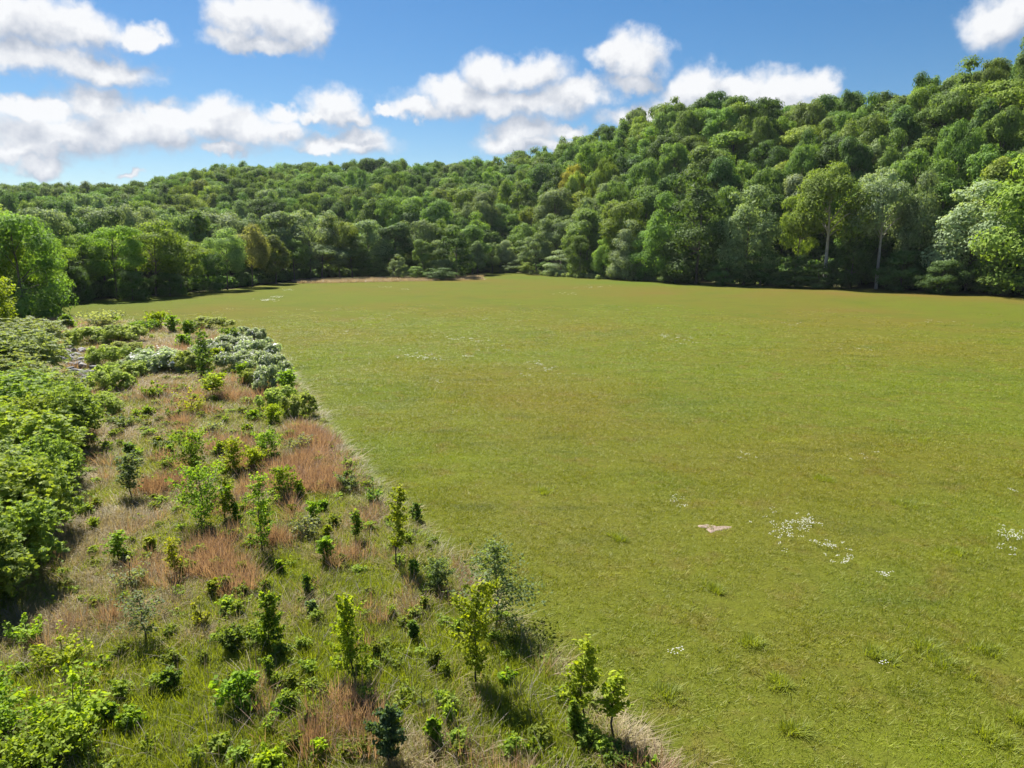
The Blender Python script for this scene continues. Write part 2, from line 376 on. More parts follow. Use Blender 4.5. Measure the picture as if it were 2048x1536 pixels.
ht = []
for p in SIL:
    a, e = azel(*p); ht.append((a, CAM_H+float(ridge_r(a))*math.tan(R(e))-float(np.interp(ridge_r(a), [330, 600], [31, 44]))))
ht += [(-180, 0), (-120, 8), (-70, 40), (-45, 60), (42, 96), (55, 96), (90, 70), (130, 10), (180, 0)]
ridge_h = interp_az(ht)
def ground_z(x, y):
    x = np.asarray(x, float); y = np.asarray(y, float)
    a = np.degrees(np.arctan2(x, y)); r = np.hypot(x, y)
    r0, r1, H = np.maximum(toe_r(a), wood_r(a)+2), ridge_r(a), ridge_h(a)
    t = np.clip((r-r0)/(r1-r0), 0, 1); s = np.sin(t*np.pi/2)**1.15
    over = np.clip((r-r1)/600, 0, 1)
    z = H*s*(1-0.35*over)
    bump = 4*t*(1-t)
    z = z + bump*(9*vnoise(x, y, 70, 3)+4*vnoise(x, y, 28, 4))*np.clip(H/60, 0, 1) + over*25*vnoise(x, y, 300, 5)
    return np.maximum(z, 0.0) if np.ndim(z) else max(float(z), 0.0)

def graded(lo, hi, fine_lo, fine_hi, step, grow):
    v = list(np.arange(fine_lo, fine_hi+0.01, step)); s = step
    while v[-1] < hi: s *= grow; v.append(v[-1]+s)
    s = step
    while v[0] > lo: s *= grow; v.insert(0, v[0]-s)
    return np.array(v)
gx = graded(-4200, 4200, -260, 260, 4.0, 1.09); gy = graded(-4200, 4200, -20, 640, 4.5, 1.09)
X, Y = np.meshgrid(gx, gy); Z = ground_z(X, Y)
near = (np.hypot(X, Y) < 140)
a = np.degrees(np.arctan2(X, Y)); rr = np.hypot(X, Y)
nx, ny = len(gx), len(gy)
ii = np.arange(nx*ny).reshape(ny, nx)
q = np.stack([ii[:-1, :-1], ii[:-1, 1:], ii[1:, 1:], ii[1:, :-1]], -1).reshape(-1, 4)
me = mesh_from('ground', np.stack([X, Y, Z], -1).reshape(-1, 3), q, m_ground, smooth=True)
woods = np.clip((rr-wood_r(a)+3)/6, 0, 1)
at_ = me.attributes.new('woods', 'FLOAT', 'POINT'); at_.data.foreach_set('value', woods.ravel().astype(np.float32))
mo = np.zeros_like(X)
for px, py, rad in ((120, 1000, 3.4), (150, 960, 2.6), (95, 1060, 3.0), (70, 1200, 2.2), (175, 930, 2.2)):
    c = at(px, py); mo = np.maximum(mo, np.exp(-((X-c[0])**2+(Y-c[1])**2)/rad**2))
at_ = me.attributes.new('moss', 'FLOAT', 'POINT'); at_.data.foreach_set('value', np.clip(mo*1.5, 0, 1).ravel().astype(np.float32))
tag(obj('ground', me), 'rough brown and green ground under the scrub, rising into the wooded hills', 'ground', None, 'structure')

# meadow: one sheet 2 cm over the ground, triangulated inside its outline
def dense(line, stp):
    o_ = []
    for p, n in zip(line, np.roll(line, -1, 0)):
        L = np.hypot(*(n-p)); k = max(1, int(L/stp(p)))
        for i in range(k): o_.append(p+(n-p)*i/k)
    return np.array(o_)
mpoly = dense(MEADOW, lambda p: 0.7 if np.hypot(*p) < 80 else 3.0)
jit = 0.6*np.stack([vnoise(mpoly[:, 0], mpoly[:, 1], 1.7, 11), vnoise(mpoly[:, 0], mpoly[:, 1], 1.7, 12)], 1)
mpoly = mpoly + jit
pts = []
for y in np.concatenate([np.arange(-56, 120, 3.0), np.arange(120, 300, 4.0)]):
    for x in np.arange(-110, 190, 3.0 if y < 120 else 4.0): pts.append((x+rng.uniform(-1, 1), y+rng.uniform(-1, 1)))
pts = np.array(pts); pts = pts[inside(mpoly, pts[:, 0], pts[:, 1])]
vin = [Vector(p) for p in np.concatenate([mpoly, pts])]
nb = len(mpoly)
vo, eo, fo, *_ = geometry.delaunay_2d_cdt(vin, [(i, (i+1) % nb) for i in range(nb)], [], 1, 1e-4)
mco = np.array([(v.x, v.y, 0.02) for v in vo])
me = mesh_from('meadow', mco, None, m_meadow, tris=np.array([f for f in fo]), smooth=True)
rust = np.zeros(len(mco)); lush = np.zeros(len(mco))
def blob(px, py, rx, ry):
    c = at(px, py); sx = rx*c[1]/FPX; c2 = at(px, py+ry); sy = max(1.5, abs(c[1]-c2[1]))
    return np.exp(-((mco[:, 0]-c[0])/sx)**2-((mco[:, 1]-c[1])/sy)**2)
for b in ((1500,583,220,8),(1750,590,220,8),(1980,605,160,8),(1480,618,140,5),(1740,622,150,5),(1900,640,140,6),(430,618,70,6),(690,640,130,5),(1350,590,150,6),(1010,575,160,6),(2000,880,110,14),(1020,800,120,16),(900,560,150,4)):
    rust += blob(*b)*0.55
rust *= np.clip(0.65+0.9*vnoise(mco[:, 0], mco[:, 1], 9, 21), 0, 1.3)
for b in ((200,606,190,14),(150,640,140,16),(1240,565,110,4),(690,820,60,60),(740,900,50,40),(1950,1010,120,30),(1060,555,80,5),(600,740,60,30)):
    lush += blob(*b)*0.8
for nm, v in (('rust', rust), ('lush', lush)):
    at_ = me.attributes.new(nm, 'FLOAT', 'POINT'); at_.data.foreach_set('value', np.clip(v, 0, 1).astype(np.float32))
tag(obj('meadow', me), 'broad flat mown meadow of olive green grass with rusty drifts', 'meadow', None, 'structure')

# bare soil patch worn into the turf
SOIL = at(1428, 1057)
k = 26; ang = np.linspace(0, 2*np.pi, k, endpoint=False)
rad = 1+0.35*np.sin(3*ang+1)+0.2*np.sin(5*ang)+rng.uniform(-.28, .28, k)
sc = [np.array([(SOIL[0]+0.50*f*r_*math.cos(t), SOIL[1]+0.36*f*r_*math.sin(t), z) for r_, t in zip(rad, ang)]) for f, z in ((1.0, 0.022), (0.8, 0.05), (0.4, 0.035), (0.05, 0.03))]
q = np.array([(i*k+j, i*k+(j+1) % k, (i+1)*k+(j+1) % k, (i+1)*k+j) for i in range(3) for j in range(k)])
tag(obj('bare_soil', mesh_from('bare_soil', np.concatenate(sc), q, m_soil, smooth=True)), 'small pinkish patch of bare soil worn into the meadow turf', 'soil patch', None, 'structure')

# ------------------------------------------------------------------ tree kinds
def crown_arrays(g, H, shape, nlobe, nleaf, leaf, aspect=0.62):
    """leaf faces gathered in many uneven clumps on a crown envelope; also returns clump centres for the limbs"""
    zc, rz, rx = shape['zc']*H, shape['rz']*H, shape['rx']*H
    d = unit(g.normal(size=(nlobe*3, 3))); d = d[(d[:, 2] > shape.get('low', -0.75))][:nlobe]
    nlobe = len(d)
    rad = g.uniform(0.55, 1.0, nlobe)**0.6
    lump = 1+0.22*np.sin(d[:, 0]*3+g.uniform(0, 6))*np.sin(d[:, 1]*3+g.uniform(0, 6))+g.uniform(-.10, .12, nlobe)
    taper = 1.0-shape.get('taper', 0.0)*np.clip(d[:, 2], -1, 1)
    lc = np.stack([d[:, 0]*rx*rad*lump*taper, d[:, 1]*rx*rad*lump*taper, zc+d[:, 2]*rz*rad*lump], 1)
    lr = shape.get('lobe', 0.12)*H*g.uniform(0.6, 1.35, nlobe)
    wgt = lr**2/np.sum(lr**2)
    li = g.choice(nlobe, nleaf, p=wgt)
    u = unit(g.normal(size=(nleaf, 3))+0.55*d[li]+np.array([0, 0, 0.45]))
    f = (g.uniform(0.0, 1.0, nleaf)**0.45*0.5+0.56)[:, None]
    fl = np.array([1.15, 1.15, shape.get('flat', 0.72)])
    core = np.arange(nleaf) < 0.14*nleaf; f[core] *= 0.55  # oversized inner leaves added to block light through the crown
    P = lc[li]+u*lr[li][:, None]*f*fl
    P = P+g.normal(size=P.shape)*0.007*H
    P[:, 2] = np.maximum(P[:, 2], 0.015*H)
    Nn = unit(0.95*u+np.array([0, 0, 0.30])+0.34*g.normal(size=(nleaf, 3)))
    co, q_ = leaves(P, Nn, np.where(core, 2.6, 1.0)[:, None]*leaf, aspect, g, None, True)
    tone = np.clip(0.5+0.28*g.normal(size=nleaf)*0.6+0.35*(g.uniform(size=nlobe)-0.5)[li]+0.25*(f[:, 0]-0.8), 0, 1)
    return (co, q_, tone), lc

def limbs(g, H, lc, r0, nl, lean=0.02, fork=0.35):
    top = 0.82*H; k = 7; zz = np.linspace(0, top, k)
    wob = np.cumsum(g.normal(size=(k, 2))*lean*H*0.4, 0); wob -= wob[0]
    path = np.column_stack([wob, zz]); path[0, 2] = -0.6
    parts = [tube(path, r0*(1-0.82*np.linspace(0, 1, k))+0.01, 7)]
    for i in g.choice(len(lc), min(nl, len(lc)), replace=False):
        e = lc[i]; t = np.clip(e[2]/top*0.7, fork, 0.9)
        s = np.array([np.interp(t*top, zz, path[:, 0]), np.interp(t*top, zz, path[:, 1]), t*top])
        mid = (s+e)/2+np.array([0, 0, 0.03*H])
        parts.append(tube([s, mid, e], [r0*0.38*(1-t*0.5), r0*0.24, r0*0.06], 5))
    return join(parts)

SHAPES = {
 'round':  dict(zc=.60, rz=.36, rx=.34, lobe=.14),
 'wide':   dict(zc=.60, rz=.34, rx=.42, lobe=.14, flat=.6),
 'tall':   dict(zc=.56, rz=.42, rx=.24, lobe=.115, taper=.15),
 'tiered': dict(zc=.62, rz=.34, rx=.36, lobe=.14, flat=.42),
 'high':   dict(zc=.69, rz=.29, rx=.36, lobe=.12),
 'skirt':  dict(zc=.48, rz=.48, rx=.33, lobe=.135, low=-.95, taper=.2),
 'cone':   dict(zc=.46, rz=.50, rx=.30, lobe=.10, low=-.9, taper=.45),
}
KINDS = {}
def tree_kind(key, shape, seed, H=20.0, nlobe=34, nleaf=9500, leaf=0.46, bark=None, r0=0.34, nl=12, fork=0.35):
    g = np.random.default_rng(seed)
    (co, q_, tone), lc = crown_arrays(g, H, SHAPES[shape], nlobe, nleaf, leaf)
    top_ = np.percentile(co[:, 2], 99.7); wide_ = float(np.percentile(np.hypot(co[:, 0], co[:, 1]), 95))
    co[:, 2] *= H/top_; lc[:, 2] *= H/top_
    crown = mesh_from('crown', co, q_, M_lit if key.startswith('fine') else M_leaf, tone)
    tc, tq = limbs(g, H, lc, r0, nl, fork=fork)
    trunk = mesh_from('trunk', tc, tq, bark or M_bark, smooth=True)
    KINDS[key] = dict(crown=crown, trunk=trunk, H=H, arr=(co, q_, tone), shape=shape, rx=wide_)
for i in range(3): tree_kind('round%d' % i, 'round', 100+i)
for i in range(2): tree_kind('wide%d' % i, 'wide', 110+i)
for i in range(3): tree_kind('tall%d' % i, 'tall', 120+i)
for i in range(2): tree_kind('tiered%d' % i, 'tiered', 130+i)
for i in range(3): tree_kind('skirt%d' % i, 'skirt', 140+i, nlobe=44, nleaf=11000, leaf=0.44)
tree_kind('cone0', 'cone', 150, nlobe=60, nleaf=5200, leaf=0.5)
tree_kind('pale0', 'high', 160, nlobe=46, nleaf=13000, leaf=0.40, bark=M_pale, r0=0.5, nl=8, fork=0.5)
tree_kind('fine_round', 'round', 170, nlobe=44, nleaf=14000, leaf=0.36)
tree_kind('fine_tiered', 'tiered', 171, nlobe=40, nleaf=13000, leaf=0.36)
tree_kind('fine_skirt', 'skirt', 172, nlobe=54, nleaf=15000, leaf=0.36)

GREENS = {  # leaf colours (reflectance)
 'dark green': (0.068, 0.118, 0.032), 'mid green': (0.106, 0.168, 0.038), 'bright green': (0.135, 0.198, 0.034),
 'yellow green': (0.158, 0.205, 0.038), 'grey green': (0.135, 0.182, 0.080), 'silvery': (0.180, 0.225, 0.125), 'olive': (0.108, 0.150, 0.036), 'tan': (0.175, 0.185, 0.075), 'golden': (0.29, 0.29, 0.04),
}
TREES = []   # every tree of the scene, individual ones are picked from it
def plan(px, base, top, width, kind, colour, label=None, key=False):
    x, y = at(px, base); y_ = y
    z = float(ground_z(x, y))
    d = np.hypot(x, y)
    a_, e_ = azel(px, top); htop = CAM_H+d*math.tan(R(e_))
    H = max(2.0, htop-z); wd = width*d/FPX
    TREES.append(dict(x=x, y=y, z=z, H=H, rx=wd/2, kind=kind, colour=colour, label=label, hand=True))
T = plan
# trees of the meadow edge, read off the photograph: foot x, foot y, top y, crown width, kind, colour, label
T(-60,640,395,190,'fine_round','bright green','tall bright green tree leaning in at the left border, beside the big corner tree')
T(48,642,425,150,'fine_skirt','mid green','big bright green tree at the left corner of the meadow, shading the turf')
T(100,628,470,90,'fine_tiered','bright green','bright tiered tree tucked against the corner tree, at the left end of the meadow')
T(172,601,468,90,'fine_round','mid green','first dark trunked tree of the left tree line, counting from the meadow corner')
T(235,598,452,110,'fine_tiered','bright green','broad tiered green tree, second in the left tree line from the meadow corner')
T(312,592,440,130,'fine_round','bright green','tallest and brightest rounded tree in the middle of the left tree line')
T(362,587,478,115,'fine_tiered','bright green','spreading bright green tree leaning over the meadow, right of the tallest left line tree')
T(420,583,500,70,'fine_skirt','dark green','low dark bush-like tree in the left tree line, left of the tan tree')
T(455,580,455,85,'fine_round','grey green','grey green tree just left of the tan tree in the left tree line')
T(505,574,448,78,'fine_round','tan','tan leafed tree near the far end of the left tree line')
T(552,568,470,62,'tall0','olive','thin olive tree right beside the tan tree')
T(590,563,478,58,'tall1','mid green','narrow dark stemmed pair of trees closing the left tree line')
for bx, by, ty, wd_, kd, cl, lb in (
 (150,590,420,100,'round0','dark green','tall dark crown behind the first tree of the left line'), (212,586,413,105,'round1','grey green','pale crown behind the tiered tree of the left line'),
 (275,581,410,100,'round2','silvery','silvery crown rising behind the gap left of the tallest left line tree'), (345,577,415,105,'wide0','grey green','grey green crown right behind the tallest left line tree'),
 (400,573,420,95,'tall0','mid green','upright crown behind the low dark bush-like tree of the left line'), (450,569,424,100,'round1','silvery','pale crown behind the grey green tree of the left line'),
 (505,565,428,90,'round0','grey green','pale crown behind the tan tree'), (570,561,424,100,'tall1','grey green','pale upright crown behind the dark stemmed pair'),
 (622,557,420,100,'round2','silvery','pale round crown behind the wide thicket tree, left end of the grass strip'), (680,556,432,95,'round0','yellow green','fresh yellow green crown behind the rounded tree at the grass strip'),
 (735,554,440,95,'round1','grey green','grey green crown left behind the small pale domed tree'), (787,553,446,90,'tall2','dark green','dark upright crown straight behind the small pale domed tree'),
 (842,552,440,90,'round2','grey green','greyish crown behind the slim green tree'), (890,551,438,90,'round0','mid green','mid green crown behind the dark dome tree'),
 (945,549,450,84,'tall0','mid green','upright crown right behind the slender grey green tree'), (1000,541,452,84,'round1','dark green','dark crown behind the small silvery far tree'),
 (1052,543,446,84,'round2','mid green','mid green crown behind the spreading grey green tree'), (1112,548,428,95,'round0','grey green','grey green crown behind the silvery drooping tree'),
 (1172,552,418,100,'tall1','mid green','tall crown behind the green leaning tree'), (1240,557,400,100,'round1','bright green','bright crown behind the silvery leaved tree of the right edge')):
    T(bx, by, ty, wd_, kd, cl, lb)
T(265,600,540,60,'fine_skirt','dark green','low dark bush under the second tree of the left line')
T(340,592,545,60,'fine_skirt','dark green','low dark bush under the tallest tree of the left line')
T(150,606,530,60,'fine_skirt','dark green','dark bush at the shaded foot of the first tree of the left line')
T(645,558,488,110,'wide0','grey green','wide grey green thicket tree behind the pinkish grass strip, left of the small domed tree')
T(705,556,474,80,'round1','mid green','rounded green tree behind the pinkish grass strip')
T(740,556,505,70,'skirt0','mid green','low leafy tree just left of the small pale domed tree')
T(797,558,508,44,'cone0','grey green','small pale dome shaped tree standing alone at the far end of the meadow')
T(848,556,478,48,'tall2','mid green','slim green tree right of the small pale domed tree')
T(882,556,480,60,'skirt1','grey green','grey green tree hugging the left side of the dark dome tree')
T(912,556,452,76,'cone0','dark green','dark finely leaved dome tree by the far corner of the meadow')
T(835,558,532,44,'skirt2','mid green','low round bush left of the dark dome tree')
T(880,560,535,70,'skirt0','dark green','dark low bush at the foot of the dark dome tree')
T(955,551,482,44,'tall0','grey green','slender grey green tree right of the dark dome tree')
T(985,547,485,42,'round2','grey green','small rounded grey tree over the far tip of the meadow')
T(1012,545,480,40,'tall1','silvery','small silvery tree over the far tip of the meadow')
T(1000,545,520,46,'skirt1','yellow green','pale yellow green bush left of the far tip')
T(1030,546,518,52,'skirt2','grey green','pale grey green bush, middle one at the far tip of the meadow')
T(1052,547,524,36,'skirt0','yellow green','pale bush, right one at the far tip of the meadow')
T(1072,548,474,84,'wide1','grey green','spreading grey green tree behind the pale far bushes')
T(1120,552,500,74,'skirt1','silvery','silvery drooping tree right of the pale far bushes')
T(1160,555,470,64,'skirt2','mid green','green leaning tree between the silvery drooping tree and the round dark one')
T(1207,557,475,58,'skirt0','bright green','compact dark footed round tree at the start of the right forest edge')
T(1250,560,440,74,'skirt1','silvery','silvery leaved tree, right next to the compact round tree')
T(1290,561,460,84,'skirt2','mid green','green curtain-like tree at the right forest edge below the golden crown')
T(1330,564,385,96,'skirt0','mid green','tall vine covered tree left of the large dark edge tree')
T(1392,567,338,140,'skirt1','dark green','large dark vine draped tree of the right forest edge')
T(1440,568,440,80,'skirt2','dark green','shaded dark tree between the large vine draped tree and the pale domed one')
T(1488,570,372,130,'skirt0','grey green','pale topped domed tree draped down to the meadow, left of the white trunk tree')
T(1520,571,480,76,'skirt1','dark green','low dark tree before the pale topped domed tree')
T(1592,572,392,74,'fine_tiered','bright green','smaller bright flat topped tree just left of the white trunk tree')
T(1648,575,322,150,'pale0','bright green','tall bright crowned tree with a long white trunk at the right forest edge')
T(1636,577,528,74,'skirt1','dark green','small dark bush hiding the foot of the white trunk')
T(1700,577,470,86,'skirt2','dark green','dark bush-like tree in the shade just right of the white trunk')
T(1752,578,334,118,'pale0','silvery','tall silvery tree right of the white trunk tree')
T(1830,580,345,84,'skirt0','grey green','grey green tree between the two silvery giants of the right edge')
T(1800,582,500,90,'skirt2','dark green','low dark shaded bush between the two silvery giants')
T(1932,585,365,160,'skirt0','silvery','broad silvery giant at the right forest edge, near the right border')
T(2010,590,490,110,'skirt1','mid green','low green tree right of the broad silvery giant')
T(2062,592,255,190,'skirt1','bright green','tall yellow green tree leaning in from the right border')
T(2110,596,420,150,'skirt2','dark green','dark tree cut off by the right border')
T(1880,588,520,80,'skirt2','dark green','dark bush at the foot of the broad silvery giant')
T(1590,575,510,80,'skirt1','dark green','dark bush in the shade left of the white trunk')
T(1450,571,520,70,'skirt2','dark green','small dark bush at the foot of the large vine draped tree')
T(1350,566,500,70,'skirt1','mid green','low green bush at the foot of the tall vine covered tree')

def plan_hill(px, cy, H, width, kind, colour, label):
    """a tree up the slope: walk along the view line until it meets the canopy"""
    d = ray(px, cy); t = 60.0
    while t < 900:
        x, y, z = d[0]*t, d[1]*t, CAM_H+d[2]*t
        if t > wood_r(math.degrees(math.atan2(x, y)))+12 and z < ground_z(x, y)+0.72*H: break
        t += 1.0
    TREES.append(dict(x=x, y=y, z=float(ground_z(x, y)), H=H, rx=width*np.hypot(x, y)/FPX/2, kind=kind, colour=colour, label=label, hand=True))
PH = plan_hill
PH(1146, 366, 29, 62, 'wide1', 'golden', 'golden yellow crown glowing among the green trees of the right slope')
PH(1985, 300, 26, 150, 'wide0', 'yellow green', 'large yellow green spreading tree high near the right border, above the broad silvery giant')
PH(1800, 240, 25, 130, 'round1', 'mid green', 'big mid green billowing crown high on the right slope, above the tall silvery tree')
PH(1470, 300, 24, 120, 'tall1', 'bright green', 'bright green feathery crown above the pale topped domed tree')
PH(1610, 290, 24, 110, 'tiered0', 'yellow green', 'yellow green layered crown right above the white trunk tree')
PH(1400, 255, 22, 100, 'round2', 'dark green', 'dark round crown high on the right slope, above the large vine draped tree')
PH(1360, 225, 20, 100, 'round0', 'olive', 'olive round crown on the skyline shoulder of the right hill')
PH(905, 352, 20, 70, 'wide0', 'mid green', 'mid green crown just under the dip of the skyline')
PH(420, 375, 20, 90, 'wide1', 'dark green', 'dark domed crown bulging from the far left spur')
PH(590, 345, 20, 80, 'round1', 'dark green', 'dark round crown right under the skyline of the middle ridge')

# every other tree of the woods: uneven spacing over the slopes and the wet bottom land
occ = [(t['x'], t['y'], t['rx']) for t in TREES]
names = list(KINDS)
hill_kinds = ['round0', 'round1', 'round2', 'wide0', 'wide1', 'tall0', 'tall1', 'tall2', 'tiered0', 'tiered1', 'skirt0', 'skirt1']
cells = []
for gy_ in np.arange(90, 900, 10.8):
    for gx_ in np.arange(-640, 420, 10.8): cells.append((gx_+rng.uniform(-3.4, 3.4), gy_+rng.uniform(-3.4, 3.4)))
cells = np.array(cells)
ca = np.degrees(np.arctan2(cells[:, 0], cells[:, 1])); cr = np.hypot(cells[:, 0], cells[:, 1])
ok = (ca > -46) & (ca < 46) & (cr > wood_r(ca)+9.0) & (cr < ridge_r(ca)+45) & ~inside(MEADOW, cells[:, 0], cells[:, 1])
cells, ca, cr = cells[ok], ca[ok], cr[ok]
for (x, y), a_, r_ in zip(cells, ca, cr):
    if any((x-ox)**2+(y-oy)**2 < (0.62*orx+1.5)**2 for ox, oy, orx in occ): continue
    far_ = r_ > 330
    slope = r_ > max(toe_r(a_), wood_r(a_)+2)
    u = rng.uniform()
    bottom = not slope and a_ < 2
    if bottom: colour = rng.choice(['grey green', 'silvery', 'mid green', 'bright green', 'yellow green'], p=[.34, .16, .24, .16, .10])
    elif r_ > 0.93*ridge_r(a_): colour = rng.choice(['dark green', 'olive', 'mid green'], p=[.5, .3, .2])
    else: colour = rng.choice(['dark green', 'mid green', 'bright green', 'yellow green', 'grey green', 'silvery', 'olive'], p=[.30, .32, .14, .07, .08, .03, .06])
    H = rng.uniform(20, 33) if slope else rng.uniform(13, 20)
    if r_ < wood_r(a_)+14: H *= 0.8
    k = str(rng.choice(hill_kinds))
    if not slope and r_ < 300: k = str(rng.choice(['round0', 'round1', 'tall0', 'tiered0', 'tiered1', 'skirt0', 'skirt2']))
    grow = float(np.interp(r_, [300, 560], [1.0, 1.25]))
    if rng.uniform() > 1.25/grow**1.6: continue
    H *= grow**.6; rx = rng.uniform(5.8, 10.2)*grow
    TREES.append(dict(x=x, y=y, z=float(ground_z(x, y)), H=H, rx=rx, kind=k, colour=str(colour), label=None, hand=False))

# which of them show: nearest first into a coarse picture
TREES.sort(key=lambda t: math.hypot(t['x'], t['y']))
W_, H_ = 512, 384; buf = np.zeros((H_, W_), bool)
yy, xx = np.mgrid[0:H_, 0:W_]
for t in TREES:
    px, py, f = project(t['x'], t['y'], t['z']+0.58*t['H'])
    sx = t['rx']*FPX/f/4*0.9; sy = 0.40*t['H']*FPX/f/4
    cx, cy_ = px/4, py/4; t['px'], t['py'] = float(px), float(py)
    x0, x1 = int(max(0, cx-sx)), int(min(W_, cx+sx+2)); y0, y1 = int(max(0, cy_-sy)), int(min(H_, cy_+sy+2))
    t['vis'] = 0
    if x1 <= x0 or y1 <= y0: continue
    e = ((xx[y0:y1, x0:x1]-cx)/sx)**2+((yy[y0:y1, x0:x1]-cy_)/sy)**2 < 1
    t['vis'] = int((e & ~buf[y0:y1, x0:x1]).sum()); buf[y0:y1, x0:x1] |= e
auto = sorted([t for t in TREES if not t['hand']], key=lambda t: -t['vis'])
n_hand = sum(t['hand'] for t in TREES)
single = set(id(t) for t in auto[:298-n_hand])
LANDMARKS = [('the white trunk tree', 1650, 400), ('the large vine draped tree', 1392, 430), ('the pale topped domed tree', 1488, 440), ('the tall silvery tree', 1752, 400),
 ('the broad silvery giant', 1932, 450), ('the golden crown', 1146, 380), ('the dark dome tree', 912, 490), ('the small pale domed tree', 797, 525), ('the tan tree', 505, 490),
 ('the tallest left line tree', 312, 490), ('the corner tree', 48, 520), ('the skyline dip', 985, 312), ('the dark spur crown', 420, 375)]
ORD = 'nearest second third fourth fifth sixth seventh eighth ninth tenth eleventh twelfth thirteenth fourteenth fifteenth sixteenth seventeenth eighteenth nineteenth twentieth'.split()
DIRS = ['right of', 'above right of', 'above', 'above left of', 'left of', 'below left of', 'below', 'below right of']
FORM = dict(round='round', wide='spreading', tall='narrow', tiered='layered', skirt='low branched', cone='domed', fine='leafy', pale='round')
bins = {}
for t in auto[:298-n_hand]:
    best = min(LANDMARKS, key=lambda L: math.hypot(t['px']-L[1], (t['py']-L[2])*1.3))
    ang = math.degrees(math.atan2(best[2]-t['py'], t['px']-best[1])) % 360
    bins.setdefault((best[0], DIRS[int((ang+22.5)//45) % 8]), []).append((math.hypot(t['px']-best[1], t['py']-best[2]), t))
for (lm, dr), L in bins.items():
    for i, (_, t) in enumerate(sorted(L, key=lambda e: e[0])):
        t['label'] = '%s %s tree, %s %s %s' % (t['colour'], FORM[t['kind'].rstrip('0123456789').split('_')[0]], (ORD[i]+' crown') if i < len(ORD) else 'outermost crown', dr, lm)

rest = {}
for t in TREES:
    if not (t['hand'] or id(t) in single): rest.setdefault('x', []).append(t); continue
    K_ = KINDS[t['kind']]
    sz = t['H']/K_['H']; sx = t['rx']/K_['rx']*0.96
    root = empty('broadleaf_tree', (t['x'], t['y'], t['z']-0.1), rng.uniform(0, 6.28), (sx, sx, sz))
    tag(root, t['label'], 'tree', 'trees of the meadow edge' if t['hand'] else 'trees of the wooded hills')
    for nm in ('trunk', 'crown'):
        o = obj(nm, K_[nm], root)
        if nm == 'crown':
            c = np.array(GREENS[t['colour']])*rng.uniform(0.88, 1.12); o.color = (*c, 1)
far = rest['x']
fk = ['round0', 'round1', 'wide0', 'tall0', 'tall1', 'tiered0', 'tiered1', 'skirt0', 'skirt1']
m_far = foliage_mat('woodland_leaves', base=(0.104, 0.166, 0.042), trans=.28, vary=0.6)
P = np.array([(t['x'], t['y'], t['z']-0.1) for t in far])
stuff('woodland', [KINDS[k]['arr'] for k in fk], P, rng.uniform(0, 6.28, len(far)), np.array([t['rx']/KINDS[t['kind'] if t['kind'] in fk else 'round0']['rx'] for t in far]),
      np.array([fk.index(t['kind']) if t['kind'] in fk else int(rng.integers(len(fk))) for t in far]), m_far,
      'dense green woodland filling the gaps and the far ridges behind the single trees', 'woodland', zscl=np.array([t['H']/20.0 for t in far]))

# undergrowth along the shaded foot of the woods
g = np.random.default_rng(31)
pr = []
for i in range(3):
    (co, q_, tone), _ = crown_arrays(g, 3.0, dict(zc=.42, rz=.5, rx=.62, lobe=.2, low=-.4), 14, 620, 0.34)
    pr.append((co, q_, tone))
U = []
for a_ in np.arange(-46, 46, 0.30):
    for k in range(6):
        r_ = float(wood_r(a_))+g.uniform(4.0, 28) if a_ > 8 else float(wood_r(a_))+g.uniform(3.0, 14); x, y = r_*math.sin(R(a_)), r_*math.cos(R(a_))
        if not inside(MEADOW, np.array([x]), np.array([y]))[0]: U.append((x, y, float(ground_z(x, y))-0.1))
U = np.array(U)
m_under = foliage_mat('undergrowth_leaves', base=(0.072, 0.118, 0.034), vary=0.6)
stuff('undergrowth', pr, U, g.uniform(0, 6.28, len(U)), g.uniform(0.5, 1.0, len(U))*np.where(U[:, 0] > 34, 2.3, 1.25), g.integers(0, 3, len(U)), m_under, 'dark leafy undergrowth along the foot of the woods', 'undergrowth')

